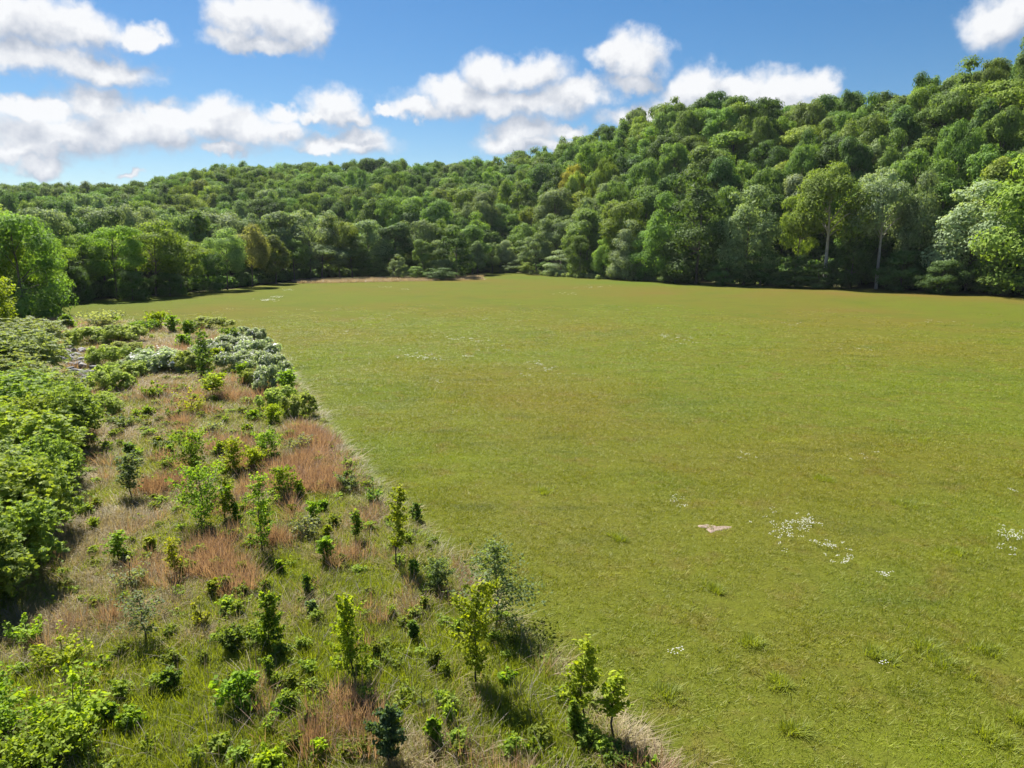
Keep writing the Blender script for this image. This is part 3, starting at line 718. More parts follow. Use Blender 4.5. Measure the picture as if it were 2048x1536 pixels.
# ------------------------------------------------------------------ locust thicket along the left border
def spray_arrays(g, H, rx, nspray, per, leaf):
    """feathery sprays: each a bent stem set with pairs of narrow leaflets, gathered in clumps on a rounded bush"""
    nl = 60; d = unit(g.normal(size=(nl*3, 3))); d = d[d[:, 2] > -0.25][:nl]
    lc = np.stack([d[:, 0]*rx*0.68, d[:, 1]*rx*0.68, 0.52*H+d[:, 2]*0.36*H], 1)*g.uniform(0.8, 1.12, (len(d), 1)); lr = g.uniform(0.09, 0.20, len(d))*H
    li = g.integers(0, len(d), nspray)
    u = unit(g.normal(size=(nspray, 3))+0.5*d[li]+np.array([0, 0, .5]))
    b = lc[li]+u*lr[li][:, None]*np.where(g.uniform(size=(nspray, 1)) < .14, g.uniform(1.1, 1.9, (nspray, 1)), g.uniform(0.5, 1.0, (nspray, 1))); b[:, 2] = np.maximum(b[:, 2], 0.06*H)
    dirs = unit(u*np.array([1, 1, .35])+0.5*g.normal(size=u.shape)*np.array([1, 1, .5])); L = g.uniform(0.35, 0.65, (nspray, 1))
    side = unit(np.cross(dirs, np.array([0, 0, 1.0]))); up = np.cross(side, dirs)
    P, A, T = [], [], []
    for k in range(per):
        t = (k//2+0.6)/(per/2); sg = 1 if k % 2 else -1
        w_ = 0.16*(1-0.5*t)
        P.append(b+dirs*L*t+side*sg*w_*0.6-np.array([0, 0, 1.0])*L*0.35*t*t); A.append(unit(side*sg+0.4*dirs)); T.append(g.uniform(0.2, 0.8, nspray))
    P = np.concatenate(P); A = np.concatenate(A); T = np.concatenate(T)
    Nn = unit(np.tile(up, (per, 1))*0.55+0.65*g.normal(size=P.shape)+0.5*np.tile(u, (per, 1)))
    v = unit(A-Nn*np.sum(A*Nn, 1, keepdims=True)); ax = np.cross(v, Nn)
    s = leaf*g.uniform(.75, 1.25, (len(P), 1))
    wd = s*0.26
    co = np.stack([P-v*s*.5, P-ax*wd, P+v*s*.5-Nn*s*.1, P+ax*wd], 1).reshape(-1, 3)
    tone = np.clip(T+0.3*(np.repeat(g.uniform(size=(1, nspray)), per, 0).ravel()-.5), 0, 1)
    return co, np.arange(4*len(P)).reshape(-1, 4), tone, lc

BUSH = []
for i in range(4):
    g = np.random.default_rng(200+i); H = 4.0
    co, q_, tone, lc = spray_arrays(g, H, 2.7, 1150, 10, 0.23)
    co[:, 2] *= H/np.percentile(co[:, 2], 99.5); cw = np.percentile(np.hypot(co[:, 0], co[:, 1]), 95)/2.7; co[:, :2] /= cw; lc[:, :2] /= cw
    cm = mesh_from('foliage', co, q_, M_loc, tone)
    st = []
    for k in range(7):
        e = lc[g.integers(len(lc))]; bb = np.array([g.normal()*.25, g.normal()*.25, -0.15])
        st.append(tube([bb, bb*0.5+e*np.array([.35, .35, .5]), e], [0.055, 0.04, 0.012], 5))
    tc, tq = join(st); BUSH.append((cm, mesh_from('stem', tc, tq, M_twig, smooth=True)))
C_LOC, C_LOCB, C_PALE = (0.1144, 0.1584, 0.0352), (0.1276, 0.1628, 0.0282), (0.1320, 0.1672, 0.0704)
# foot x, y and crown top y, width in the photograph
THICKET = [
 (30,705,640,150,C_PALE,'pale feathery bush at the far end of the left thicket, below the corner tree'),
 (70,702,655,70,C_PALE,'small pale feathery bush beside the far end of the rock gully'),
 (40,772,668,150,C_PALE,'pale green feathery bush left of the grey rocks'),
 (-60,790,690,190,C_LOC,'feathery bush cut by the left border, level with the grey rocks'),
 (84,842,742,140,C_PALE,'pale feathery bush bulging right, just below the grey rocks'),
 (10,870,745,190,C_LOC,'bright feathery bush of the thicket, behind the bulging middle one'),
 (110,915,785,140,C_LOC,'bulging bright bush in the middle of the thicket, with a dark hollow under it'),
 (30,985,830,210,C_LOCB,'yellowish bright bush low in the middle of the thicket'),
 (-110,960,800,220,C_LOC,'bright bush cut by the left border in the middle of the thicket'),
 (70,1075,920,150,C_LOC,'bright bush overhanging the mossy track'),
 (-50,1130,940,230,C_LOCB,'wide bright bush at the left border beside the mossy track'),
 (28,1185,1010,170,C_LOC,'nearest bush of the thicket, dark at its foot, beside tan grass'),
 (140,880,770,80,C_LOC,'small bush at the right flank of the thicket, above the bulging middle one'),
 (60,930,800,120,C_LOCB,'yellowish bush wedged between the bulging middle bush and the left border'),
 (95,1010,880,110,C_LOC,'bush filling the hollow above the mossy track'),
 (-10,1050,890,150,C_PALE,'pale bush just behind the one overhanging the mossy track'),
 (20,815,715,120,C_PALE,'pale bush between the rocks and the left border'),
 (-80,1240,1040,190,C_LOC,'bush at the left border below the nearest one of the thicket'),
]
for i, (bx, by, ty, wd, c, lab) in enumerate(THICKET):
    x, y = at(bx, by); d = math.hypot(x, y); e = azel(bx, ty)[1]; H = CAM_H+d*math.tan(R(e))
    H = max(1.6, H)*1.1; k = i % 4; wd *= 1.05
    root = empty('locust_bush', (x, y, 0), rng.uniform(0, 6.28), (wd*d/FPX/2/2.75, wd*d/FPX/2/2.75, H/4.15))
    tag(root, lab, 'bush', 'feathery bushes of the left thicket')
    fo = obj('foliage', BUSH[k][0], root); fo.color = (*c, 1); obj('stem', BUSH[k][1], root)

# ------------------------------------------------------------------ saplings and shrubs planted through the scrub
def sapling_arrays(g, H, W, style, leaf, dens):
    """trunk, upswept twigs and leaf clusters along the twigs"""
    k = 7; zz = np.linspace(-0.12, H*0.97, k); wob = np.cumsum(g.normal(size=(k, 2))*0.018*H, 0); wob -= wob[0]
    path = np.column_stack([wob, zz]); r0 = 0.006*H+0.012
    parts = [tube(path, r0*(1-0.85*np.linspace(0, 1, k))+0.003, 6)]
    t0, nb = {'column': (0.10, 40), 'round': (0.16, 40), 'open': (0.28, 34), 'lollipop': (0.42, 30), 'cone': (0.12, 46), 'umbrella': (0.30, 22), 'vase': (0.02, 26)}[style]
    P, D, T = [], [], []
    for i in range(nb):
        t = t0+(0.97-t0)*(i+g.uniform(0, 1))/nb; a_ = i*2.4+g.normal()*.5
        if style == 'column': ln = W*(0.55+0.55*math.sin(math.pi*min(1, 0.15+0.85*t)))*g.uniform(.4, 1.3)
        elif style == 'round': ln = W*1.15*math.sqrt(max(.05, 1-((t-.58)/.48)**2))*g.uniform(.4, 1.3)
        elif style == 'cone': ln = W*1.25*(1.04-t)**0.8*g.uniform(.75, 1.1)
        elif style == 'umbrella': ln = W*1.05*g.uniform(.7, 1.1)
        elif style == 'vase': ln = W*(0.5+.7*t)*g.uniform(.6, 1.1)
        else: ln = W*(1.1-0.55*t)*g.uniform(.55, 1.15)*(1.0 if t > t0+.1 else .6)
        rise = g.uniform(.25, .9) if style != 'umbrella' else g.uniform(-.15, .4)
        if style == 'vase': rise = g.uniform(.8, 1.8); t *= 0.35
        s = np.array([np.interp(t*H, zz, path[:, 0]), np.interp(t*H, zz, path[:, 1]), t*H])
        h = np.array([math.cos(a_), math.sin(a_), 0]); e = s+h*ln+np.array([0, 0, ln*rise*0.7])
        if style == 'umbrella': e[2] -= 0.2*ln
        e[2] = min(max(e[2], .08), H*1.02)
        m = (s+e)/2+np.array([0, 0, -0.05*ln])+g.normal(size=3)*.03*ln
        parts.append(tube([s, m, e], [r0*.38, r0*.26, .003], 4))
        n = max(8, int(1.7*dens*(0.6+ln/W*.6)))
        tt = g.uniform(0.22, 1.06, n)[:, None]
        pp = np.where(tt < .5, s+(m-s)*tt*2, m+(e-m)*(tt-.5)*2)
        pp = pp+g.normal(size=pp.shape)*0.085*W*1.2; P.append(pp)
        D.append(unit(h*.5+g.normal(size=pp.shape)*.65+np.array([0, 0, -.25]))); T.append(np.clip(g.uniform(.1, .8)+.2*g.normal(size=n), 0, 1)*0.7+0.3*np.clip(pp[:, 2]/H, 0, 1))
    top = path[-1]+g.normal(size=(int(dens*1.2), 3))*np.array([.06*W, .06*W, .05*H]); P.append(top); D.append(unit(g.normal(size=top.shape))); T.append(np.full(len(top), .85))
    P = np.concatenate(P); P[:, 2] = np.maximum(P[:, 2], .03); D = np.concatenate(D); T = np.concatenate(T)
    Nn = unit(np.array([0, 0, .8])+.7*g.normal(size=P.shape))
    co, q_ = leaves(P, Nn, leaf, .62, g, D)
    tc, tq = join(parts)
    return (co, q_, T), (tc, tq)
SC = {'lime': (0.1305, 0.1710, 0.0126), 'green': (0.0980, 0.1520, 0.0160), 'deep': (0.0702, 0.1125, 0.0216), 'grey': (0.0855, 0.1170, 0.0522), 'silver': (0.1260, 0.1485, 0.0900), 'yellow': (0.1530, 0.1620, 0.0144), 'blue': (0.0495, 0.0810, 0.0378)}
SAPLINGS = [
 (8,690,556,42,'round','lime',.3,44,'tall yellow green sapling in front of the big corner tree, at the left border'), # foot x, y, top y, half width, style, colour, leaf, cluster, label
 (540,1302,1185,40,'column','green',.13,34,'dense columnar bush with a black shaded foot, near the grey straw tangle'),
 (715,1372,1192,62,'column','lime',.15,30,'tall bright leafy sapling above the large rusty grass clump'),
 (952,1372,1165,66,'round','lime',.14,30,'tall bright sapling casting a long black shadow, in front of the open grey green tree'),
 (992,1262,1085,118,'cone','grey',.12,34,'tall open conical sapling with small grey green leaves, at the meadow edge'),
 (1172,1452,1280,56,'open','lime',.13,24,'lime sapling on a bare lower trunk, low at the meadow edge'),
 (1228,1482,1350,42,'lollipop','lime',.12,14,'thin wispy sapling right of the bare trunked lime one'),
 (1145,1482,1398,22,'open','green',.11,14,'short thin sapling just left of the bare trunked lime one'),
 (782,1536,1412,48,'round','blue',.13,36,'dark bluish rounded bush with a pointed top, at the bottom border'),
 (870,1497,1436,24,'column','green',.12,24,'little bright column bush right of the dark bluish one'),
 (540,1545,1500,46,'round','lime',.13,24,'lime bush cut by the bottom border, left of the dark bluish one'),
 (478,1418,1340,58,'umbrella','green',.17,22,'low umbrella shaped bush with drooping leaves, below the dense columnar bush'),
 (262,1458,1415,34,'umbrella','green',.15,20,'small dark leafy bush low in the scrub, near the big bottom left bush'),
 (340,1383,1338,26,'round','deep',.12,22,'small dark round bush left of the umbrella shaped one'),
 (462,1312,1256,32,'round','deep',.12,24,'dark round bush just left of the dense columnar bush'),
 (545,1372,1312,16,'open','green',.10,14,'slim little seedling below the dense columnar bush'),
 (405,1257,1190,26,'vase','yellow',.11,14,'twin stemmed yellowish seedling left of the grey straw tangle'),
 (290,1292,1185,56,'open','grey',.08,16,'sparse twiggy grey green sapling at the left of the scrub'),
 (130,1335,1268,62,'vase','lime',.13,20,'yellowish bush in the left scrub, above the big bottom left bush'),
 (615,1197,1150,15,'column','deep',.11,20,'slim dark seedling right of the tall dark trunked sapling'),
 (265,1182,1110,40,'vase','silver',.10,16,'silvery leaved bush in the tan grass at the left'),
 (352,1162,1078,28,'open','yellow',.11,14,'yellow green seedling left of the middle rusty clump'),
 (525,1108,950,36,'column','green',.13,26,'tall sapling with a dark bare trunk, in the middle of the scrub'),
 (405,1062,925,60,'round','green',.15,28,'large leafy double sapling left of the dark trunked one'),
 (450,1050,960,30,'open','lime',.13,18,'lighter companion at the right side of the large leafy double sapling'),
 (385,948,858,52,'round','green',.16,30,'broad round bush up the middle of the scrub'),
 (465,953,876,30,'column','lime',.15,24,'lime bush right of the broad round one'),
 (510,947,893,28,'round','lime',.15,22,'small lime bush between the rusty drifts'),
 (540,928,860,32,'round','green',.15,24,'green bush above the small lime one, near the meadow edge'),
 (570,1002,930,32,'round','green',.14,24,'leafy green sapling at the left edge of the right rusty drift'),
 (260,1002,905,34,'open','grey',.12,22,'silvery green sapling over the tan grass at the left'),
 (610,1082,1035,40,'umbrella','silver',.14,20,'flat topped pale shrub right of the tall dark trunked sapling'),
 (630,1052,1002,22,'column','green',.12,20,'small green sapling behind the flat topped pale shrub'),
 (655,1132,1076,26,'lollipop','green',.12,20,'small round headed sapling below the flat topped pale shrub'),
 (715,1087,1020,18,'open','green',.11,16,'slim sapling left of the tall edge sapling'),
 (790,1143,975,38,'open','lime',.13,26,'tall slender sapling at the meadow edge, with bright tufted leaves'),
 (875,1187,1120,40,'round','grey',.10,30,'round grey green shrub at the meadow edge, left of the open conical sapling'),
 (700,987,915,34,'vase','grey',.11,22,'loose grey shrub at the meadow edge above the tall slender sapling'),
 (745,1010,955,24,'vase','deep',.11,20,'dark low shrub on the meadow edge beside the loose grey one'),
 (385,832,775,38,'vase','yellow',.15,14,'open bush with bare stems and yellow tips, left of the upper rusty clump'),
 (425,802,745,34,'lollipop','lime',.15,22,'lime sapling on thin stems behind the open yellow tipped bush'),
 (405,762,660,26,'column','deep',.14,26,'tall dark sapling rising out of the white blossom thicket'),
 (575,802,740,26,'lollipop','green',.15,24,'leafy sapling on the meadow edge right of the upper rusty clump'),
 (545,852,810,28,'round','lime',.15,24,'round lime bush below the upper rusty clump'),
 (508,846,818,18,'column','green',.13,18,'small green bush left of the round lime one'),
 (463,692,655,24,'round','deep',.18,28,'dark compact sapling at the far right corner of the scrub'),
 (425,872,845,30,'umbrella','silver',.16,18,'spiky silver shrub up the middle of the scrub'),
 (600,902,870,42,'umbrella','silver',.16,22,'spiky silver shrub near the meadow edge, above the right rusty drift'),
 (500,885,862,18,'round','grey',.13,18,'small grey shrub between the two spiky silver ones'),
 (315,662,622,24,'round','lime',.18,20,'lime sapling standing up at the far end of the scrub'),
 (345,668,630,16,'column','green',.16,18,'slim green sapling at the far end of the scrub'),
 (290,668,640,30,'round','deep',.18,22,'dark bush at the far end of the scrub'),
 (207,662,622,48,'round','silver',.20,30,'whitish rounded bush on the far skyline of the scrub'),
 (380,680,640,18,'open','green',.16,18,'thin sapling between the far end saplings and the dark compact one'),
 (240,1130,1060,24,'open','green',.11,16,'thin leafy seedling beside the mossy track'),
 (330,905,868,26,'vase','grey',.12,16,'small grey seedling in straw left of the broad round bush'),
 (250,860,820,26,'vase','grey',.13,18,'pale seedling at the head of the left tan grass'),
 (310,800,762,30,'vase','green',.15,18,'green seedling in the purple brown grass'),
 (660,770,742,0,'round','green',.1,8,None),
 (297,838,812,14,'column','green',.12,18,'slim seedling at the upper left, below the purple brown grass'),
 (318,899,872,12,'open','lime',.12,18,'thin lime seedling left of the broad round bush'),
 (342,916,888,14,'column','green',.12,18,'slim green seedling touching the left side of the broad round bush'),
 (441,916,880,14,'column','lime',.12,18,'slim lime seedling between the broad round bush and the lime bush'),
 (550,933,905,16,'round','green',.12,18,'small round seedling right of the small lime bush'),
 (646,1029,1000,14,'open','green',.12,18,'thin seedling in the right rusty drift'),
 (653,1085,1050,14,'column','lime',.12,18,'slim lime seedling left of the slim one near the tall edge sapling'),
 (300,1112,1075,14,'open','lime',.12,18,'thin lime seedling between the mossy track and the middle rusty clump'),
 (471,1050,1005,16,'column','green',.12,18,'slim green seedling between the double sapling and the dark trunked one'),
 (495,872,848,14,'round','lime',.12,18,'small lime seedling under the small grey shrub'),
 (262,930,885,16,'open','deep',.12,18,'dark slim seedling at the head of the silvery green sapling'),
 (694,974,940,16,'column','deep',.12,18,'dark slim seedling at the foot of the loose grey shrub'),
 (205,1346,1310,18,'vase','green',.12,18,'small green seedling left of the small dark round bush'),
 (424,1200,1160,14,'open','lime',.12,18,'lime seedling above the twin stemmed yellowish one'),
 (625,1237,1200,16,'column','grey',.12,18,'grey seedling in straw right of the dense columnar bush'),
 (218,1445,1405,20,'round','deep',.12,18,'dark round seedling left of the small dark leafy bush'),
 (828,1160,1120,16,'open','green',.12,18,'slim seedling left of the round grey green shrub'),
 (832,1043,1005,18,'column','deep',.12,18,'dark sapling on the meadow edge right of the tall slender one'),
 (826,1287,1240,16,'open','deep',.12,18,'thin dark seedling between the two tall bright saplings'),
 (1014,1372,1335,24,'vase','green',.12,18,'low green seedling clump right of the long black shadow'),
 (1068,1516,1475,26,'vase','green',.12,18,'low green seedling clump at the bottom, left of the bare trunked lime sapling'),
 (637,1524,1480,22,'round','lime',.12,18,'lime seedling at the bottom, left of the dark bluish bush'),
 (370,700,668,18,'column','green',.12,18,'slim sapling at the top end of the scrub above the white brambles'),
 (440,735,695,18,'open','lime',.12,18,'thin lime sapling standing in the right blossom bank'),
 (490,770,725,20,'open','green',.12,18,'slim green sapling standing in the lower blossom bank'),
 (350,845,800,16,'vase','deep',.12,18,'dark seedling below the open yellow tipped bush'),
 (560,1155,1120,14,'round','green',.12,18,'round seedling right of the dark trunked tall sapling'),
 (600,1000,960,16,'column','lime',.12,18,'lime seedling beside the leafy green sapling of the right drift'),
 (1240,1536,1500,44,'round','deep',.10,30,'low dark plant at the bottom border under the wispy sapling'),
 (1290,1545,1512,34,'vase','green',.10,20,'low green plant at the bottom border, on the meadow edge'),
 (845,1420,1380,16,'vase','grey',.09,16,'small grey plant left of the long black shadow'),
 (560,1440,1400,22,'vase','green',.11,16,'leafy weed clump below the umbrella shaped bush'),
 (90,1535,1440,110,'round','green',.15,44,'big bright bush filling the bottom left corner'),
 (150,1475,1345,92,'vase','lime',.15,30,'large yellowish bush with visible stems, right above the bottom left corner'),
 (-20,1480,1370,90,'round','green',.15,40,'bright bush at the left border above the bottom left corner'),
 (60,1290,1225,40,'vase','green',.12,20,'green shrub in the tan grass at the left border'),
 (225,650,628,18,'round','green',.2,16,'small green bush right behind the whitish one at the far end'),
 (135,660,628,20,'cone','deep',.2,20,'small dark pointed bush at the far left end of the scrub'),
]
for i, (bx, by, ty, hw, stl, c, lf, dn, lab) in enumerate(SAPLINGS):
    if lab is None: continue
    g = np.random.default_rng(400+i)
    x, y = at(bx, by); d = math.hypot(x, y); H = max(.35, CAM_H+d*math.tan(R(azel(bx, ty)[1]))); W = .74*hw*d/FPX
    dist = math.hypot(d, CAM_H)
    lf = max(lf*0.8, dist*0.0027)*(1.3 if hw <= 26 else 1.1); dn = dn*(.5 if hw <= 26 else .8)
    (co, q_, tn), (tc, tq) = sapling_arrays(g, H, W, stl, lf, dn)
    ws = W/np.percentile(np.hypot(co[:, 0], co[:, 1]), 93); hs2 = H/np.percentile(co[:, 2], 99.5)
    co[:, :2] *= ws; tc[:, :2] *= ws; co[:, 2] *= hs2; tc[:, 2] *= hs2
    nm = 'sapling' if 'sapling' in lab or 'seedling' in lab else 'bush'
    root = empty(nm, (x, y, 0.0)); tag(root, lab, nm, 'young trees and bushes of the scrub')
    o = obj('foliage', mesh_from('foliage', co, q_, M_sap, tn), root); o.color = (*(np.array(SC[c])*rng.uniform(.9, 1.1)), 1)
    obj('trunk', mesh_from('trunk', tc, tq, M_twig, smooth=True), root)

# blossoming bramble thicket, white among grey green leaves
M_bram = foliage_mat('bramble_leaves', trans=0.5, tcol=(1.1, 1.2, .6))
BR = []
for i in range(3):
    g = np.random.default_rng(600+i)
    (co, q_, tn), lc = crown_arrays(g, 2.0, dict(zc=.40, rz=.5, rx=.85, lobe=.17, low=-.3, flat=1.15), 40, 2400, .17)
    (c2, q2, t2), _ = crown_arrays(np.random.default_rng(600+i), 2.06, dict(zc=.43, rz=.52, rx=.85, lobe=.17, low=-.1, flat=1.15), 40, 170, .09, .95)
    st = []
    for k in range(8):
        e = lc[g.integers(len(lc))]; st.append(tube([(g.normal()*.2, g.normal()*.2, -.1), e*np.array([.5, .5, 1.1]), e], [.025, .018, .006], 4))
    tc, tq = join(st)
    BR.append((mesh_from('foliage', co, q_, M_bram, tn), mesh_from('blossom', c2, q2, m_petal), mesh_from('stem', tc, tq, M_twig)))
BRAMBLES = [
 (300,742,708,50,1,'white speckled bramble at the left end of the blossom band'), (345,745,712,48,1,'dense white bramble left of the tall dark sapling'), (385,748,715,36,0,'white bramble at the foot of the tall dark sapling'),
 (425,722,690,44,1,'white bramble right above the tall dark sapling'), (470,715,682,48,1,'whitest bramble at the top of the right blossom bank'), (515,728,692,46,1,'white bramble on the meadow edge at the top of the blossom bank'),
 (480,745,712,42,1,'bramble in the middle of the right blossom bank'), (535,760,718,40,1,'white bramble at the meadow edge, right of the bank middle'), (545,790,745,36,1,'white bramble above the edge sapling'),
 (520,775,745,32,0,'green bramble under the blossom bank'), (560,822,785,38,0,'grey bramble right of the upper rusty clump'), (600,838,800,36,0,'grey bramble on the meadow edge below the edge sapling'),
 (225,735,700,36,0,'olive bramble right of the grey rocks'), (255,718,692,36,0,'olive bramble behind the purple grass'), (222,785,748,38,0,'leafy bramble below the grey rocks'), (248,762,732,34,0,'leafy bramble between rocks and blossom band'),
 (185,690,662,44,0,'brownish bramble above the grey rocks'), (250,690,660,40,0,'brown green bramble left of the far mauve grass'), (205,830,797,34,0,'leafy bramble at the lower end of the rock gully'), (420,660,640,36,0,'grey green bramble at the far edge of the scrub'), (500,690,664,32,1,'pale bramble at the far right corner of the scrub'),
]
for i, (bx, by, ty, hw, fl, lab) in enumerate(BRAMBLES):
    x, y = at(bx, by); d = math.hypot(x, y); H = 1.35*max(.7, CAM_H+d*math.tan(R(azel(bx, ty)[1]))); W = hw*d/FPX
    root = empty('bramble', (x, y, 0), rng.uniform(0, 6.28), (W/1.75, W/1.75, H/2.05)); tag(root, lab, 'bramble', 'brambles of the scrub')
    o = obj('foliage', BR[i % 3][0], root); o.color = (0.150, 0.175, 0.040, 1) if not fl else (0.165, 0.190, 0.115, 1)
    if fl: tag(obj('blossom', BR[i % 3][1], root), kind='stuff')
    obj('stem', BR[i % 3][2], root)

# ------------------------------------------------------------------ grey rocks in the gully
RK = []
for i in range(5):
    g = np.random.default_rng(700+i)
    import bmesh
    bm = bmesh.new(); bmesh.ops.create_icosphere(bm, subdivisions=1, radius=.5)
    for v in bm.verts: v.co = Vector((v.co.x*1.3, v.co.y, v.co.z*.6))*float(g.uniform(.75, 1.25))
    me = bpy.data.meshes.new('rock'); bm.to_mesh(me); bm.free(); me.materials.append(m_rock); RK.append(me)
for i in range(64):
    t = rng.uniform(0, 1); cx = np.interp(t, [0, .35, .7, 1], [132, 150, 166, 160]); cy_ = np.interp(t, [0, .35, .7, 1], [700, 722, 752, 785])
    x, y = at(cx+rng.normal()*12, cy_+rng.normal()*5); o = obj('rock', RK[i % 5], None, (x, y, .1+.75*math.sin(math.pi*min(1, max(0, rng.uniform()))) * rng.uniform()))
    o.rotation_euler = (rng.uniform(-.4, .4), rng.uniform(-.4, .4), rng.uniform(0, 6.28)); o.scale = (rng.uniform(.4, 1.05),)*3
    tag(o, 'grey angular rock in the rubble filled gully beside the thicket', 'rock', 'grey rocks of the gully')

# ------------------------------------------------------------------ grasses (nobody could count them)
def tuft(g, n, h, spread, wd, lean, segs=2, curl=.5):
    """a clump of bent blades -> co, quads, tone"""
    co, q_, tn = [], [], []
    for i in range(n):
        a_ = g.uniform(0, 6.28); r_ = spread*math.sqrt(g.uniform()); b = np.array([r_*math.cos(a_), r_*math.sin(a_), -0.03])
        hh = h*g.uniform(.5, 1.15); la = a_+g.normal()*.8; ln = abs(g.normal())*lean+.05; dr = np.array([math.cos(la), math.sin(la), 0])
        sd_ = np.array([-math.sin(la+g.normal()), math.cos(la), 0]); sd_ /= np.linalg.norm(sd_)
        o = len(co)*1; base = sum(1 for _ in ()) 
        pts_ = []
        for s_ in range(segs+1):
            t = s_/segs; p = b+dr*hh*ln*(t+curl*t*t)+np.array([0, 0, hh*(t-0.35*ln*t*t)]); w_ = wd*(1-.8*t)
            pts_ += [p-sd_*w_, p+sd_*w_]
        k = len(co); co += pts_
        for s_ in range(segs): q_.append((k+2*s_, k+2*s_+1, k+2*s_+3, k+2*s_+2)); tn.append(0)
        tv = g.uniform(0, 1)
        for s_ in range(segs): tn[-1-s_] = tv
    return np.array(co), np.array(q_), np.array(tn)
g = np.random.default_rng(800)
# scrub outline: meadow edge and the thicket side
SCRUB = np.concatenate([SCRUB_EDGE, np.array([at(40, 640), at(100, 690), at(120, 720), at(165, 800), at(150, 900), at(90, 980), at(60, 1100), at(-100, 1250), at(-500, 1500), at(-500, 1720)])])
def scatter(poly, dens0, d0, pw=1.3, dmin=10):
    lo, hi = poly.min(0), poly.max(0); area = np.prod(hi-lo); n = int(area*dens0)
    p = np.column_stack([g.uniform(lo[0], hi[0], n), g.uniform(lo[1], hi[1], n)]); r_ = np.hypot(p[:, 0], p[:, 1])
    keep = g.uniform(size=n) < np.minimum(1, (d0/r_)**pw)
    p, r_ = p[keep], r_[keep]; k = inside(poly, p[:, 0], p[:, 1]) & (r_ > dmin); return p[k], r_[k]
def field_of(lst, p):
    f = np.zeros(len(p))
    for px, py, rad in lst:
        c = at(px, py); s_ = rad*np.hypot(*c)/FPX*1.0
        f = np.maximum(f, np.exp(-(((p[:, 0]-c[0])/s_)**2+((p[:, 1]-c[1])/(s_*1.5))**2)))
    return f
RUSTY = [(480,795,55),(700,1440,100),(640,1490,70),(440,1125,55),(600,945,55),(650,965,50),(575,1010,40),(330,985,50),(500,935,40),(420,1130,40),(760,1470,60),(520,920,30),(470,1180,40),(620,890,40)]
TAN = [(230,880,45),(190,960,45),(260,1040,60),(160,1080,60),(200,1130,70),(60,1260,80),(120,1230,60),(350,990,40),(300,690,60),(300,770,70),(1220,1440,40),(960,1180,30),(330,1230,60),(620,1240,60),(380,1300,60),(800,1500,80),(1250,1500,60)]
GREEN = [(750,1330,110),(600,1400,120),(300,1440,120),(450,1350,90),(430,1210,60),(700,1180,70),(560,1170,60),(480,1100,40),(250,1500,120),(420,1500,120),(900,1250,60),(240,1120,40),(100,1000,60)]
p, r_ = scatter(SCRUB, 34, 24, 1.15)
fr, ft, fgn = field_of(RUSTY, p), field_of(TAN, p), field_of(GREEN, p)
nn = vnoise(p[:, 0], p[:, 1], 1.6, 41); n2 = vnoise(p[:, 0], p[:, 1], .7, 42); n3 = vnoise(p[:, 0], p[:, 1], 3.5, 43)
sr = 1.1*fr+.45*nn+.35*n2-.10+0.15*n3+.2*g.normal(size=len(p)); stn = .62*ft+.45*n2+.32+.15*n3+.2*g.normal(size=len(p)); sg = .95*fgn+.30*np.clip((30-r_)/10, 0, 1)+.45*nn*-1+.36+.25*n2+.2*g.normal(size=len(p))
edge = dist_line(SCRUB_EDGE, p[:, 0], p[:, 1])
sg = sg+.45*np.clip(1-edge/1.2, 0, 1)*np.clip((r_-22)/8, 0, 1)
which = np.argmax(np.stack([sr, stn, sg], 1), 1)
# the mossy track and the gully stay low
low = field_of([(120, 1000, 50), (150, 955, 40), (95, 1060, 45)], p) > .35
gul = field_of([(136, 705, 20), (150, 728, 24), (165, 755, 26), (165, 785, 24), (160, 815, 20)], p) > .40
lod = np.clip(r_/26, 1, 3.2)**.75
edge = dist_line(SCRUB_EDGE, p[:, 0], p[:, 1])
hs_ = np.clip(.55+edge/2.2, .5, 1)
def put(name, sel, protos, size, mat, lab, cat):
    k = np.where(sel & ~gul)[0]; n = len(k)
    stuff(name, protos, np.column_stack([p[k], np.zeros(n)]), g.uniform(0, 6.28, n), g.uniform(.7, 1.25, n)*lod[k]*size, g.integers(0, len(protos), n), mat, lab, cat,
          zscl=g.uniform(.5, 1.1, n)*size*hs_[k]*(1.0 if cat == 'weeds' or 'rusty' in name else .82)*np.where(low[k], .45, 1)*lod[k]**.35)
m_rusty = blade_mat('rusty_blades', (0.1320, 0.0774, 0.0546), (0.2816, 0.1936, 0.1408))
m_straw = blade_mat('straw_blades', (0.1320, 0.1080, 0.0520), (0.2650, 0.2200, 0.1250))
m_green = blade_mat('green_blades', (0.0836, 0.1056, 0.0123), (0.1496, 0.1760, 0.0158), .5, (1.25, 1.2, .35))
m_dead = blade_mat('dead_twigs', (0.1408, 0.1144, 0.0924), (0.3168, 0.2816, 0.2464), .1)
put('rusty_grass', which == 0, [tuft(g, 34, .95, .22, .011, .22) for _ in range(4)], 1.0, m_rusty, 'tall rusty brown grass standing in loose drifts through the scrub', 'grass')
put('straw_grass', which == 1, [tuft(g, 30, .62, .26, .011, .55, 2, .8) for _ in range(4)], 1.0, m_straw, 'pale tangled straw grass lying between the young trees', 'grass')
put('green_grass', which == 2, [tuft(g, 36, .50, .28, .012, .28) for _ in range(4)], 1.0, m_green, 'fresh green grass growing through the old straw', 'grass')
k = g.uniform(size=len(p)) < .09
put('dead_stalks', k, [tuft(g, 9, 1.0, .18, .009, .5, 3, .3) for _ in range(3)], 1.0, m_dead, 'grey dead stalks and twigs standing in the scrub grass', 'stalks')
k = g.uniform(size=len(p)) < .03
wp = []
for i in range(4):
    (co, q_, tn), _ = sapling_arrays(g, .55, .22, ['vase', 'column', 'round', 'umbrella'][i], .10, 6); wp.append((co, q_, tn))
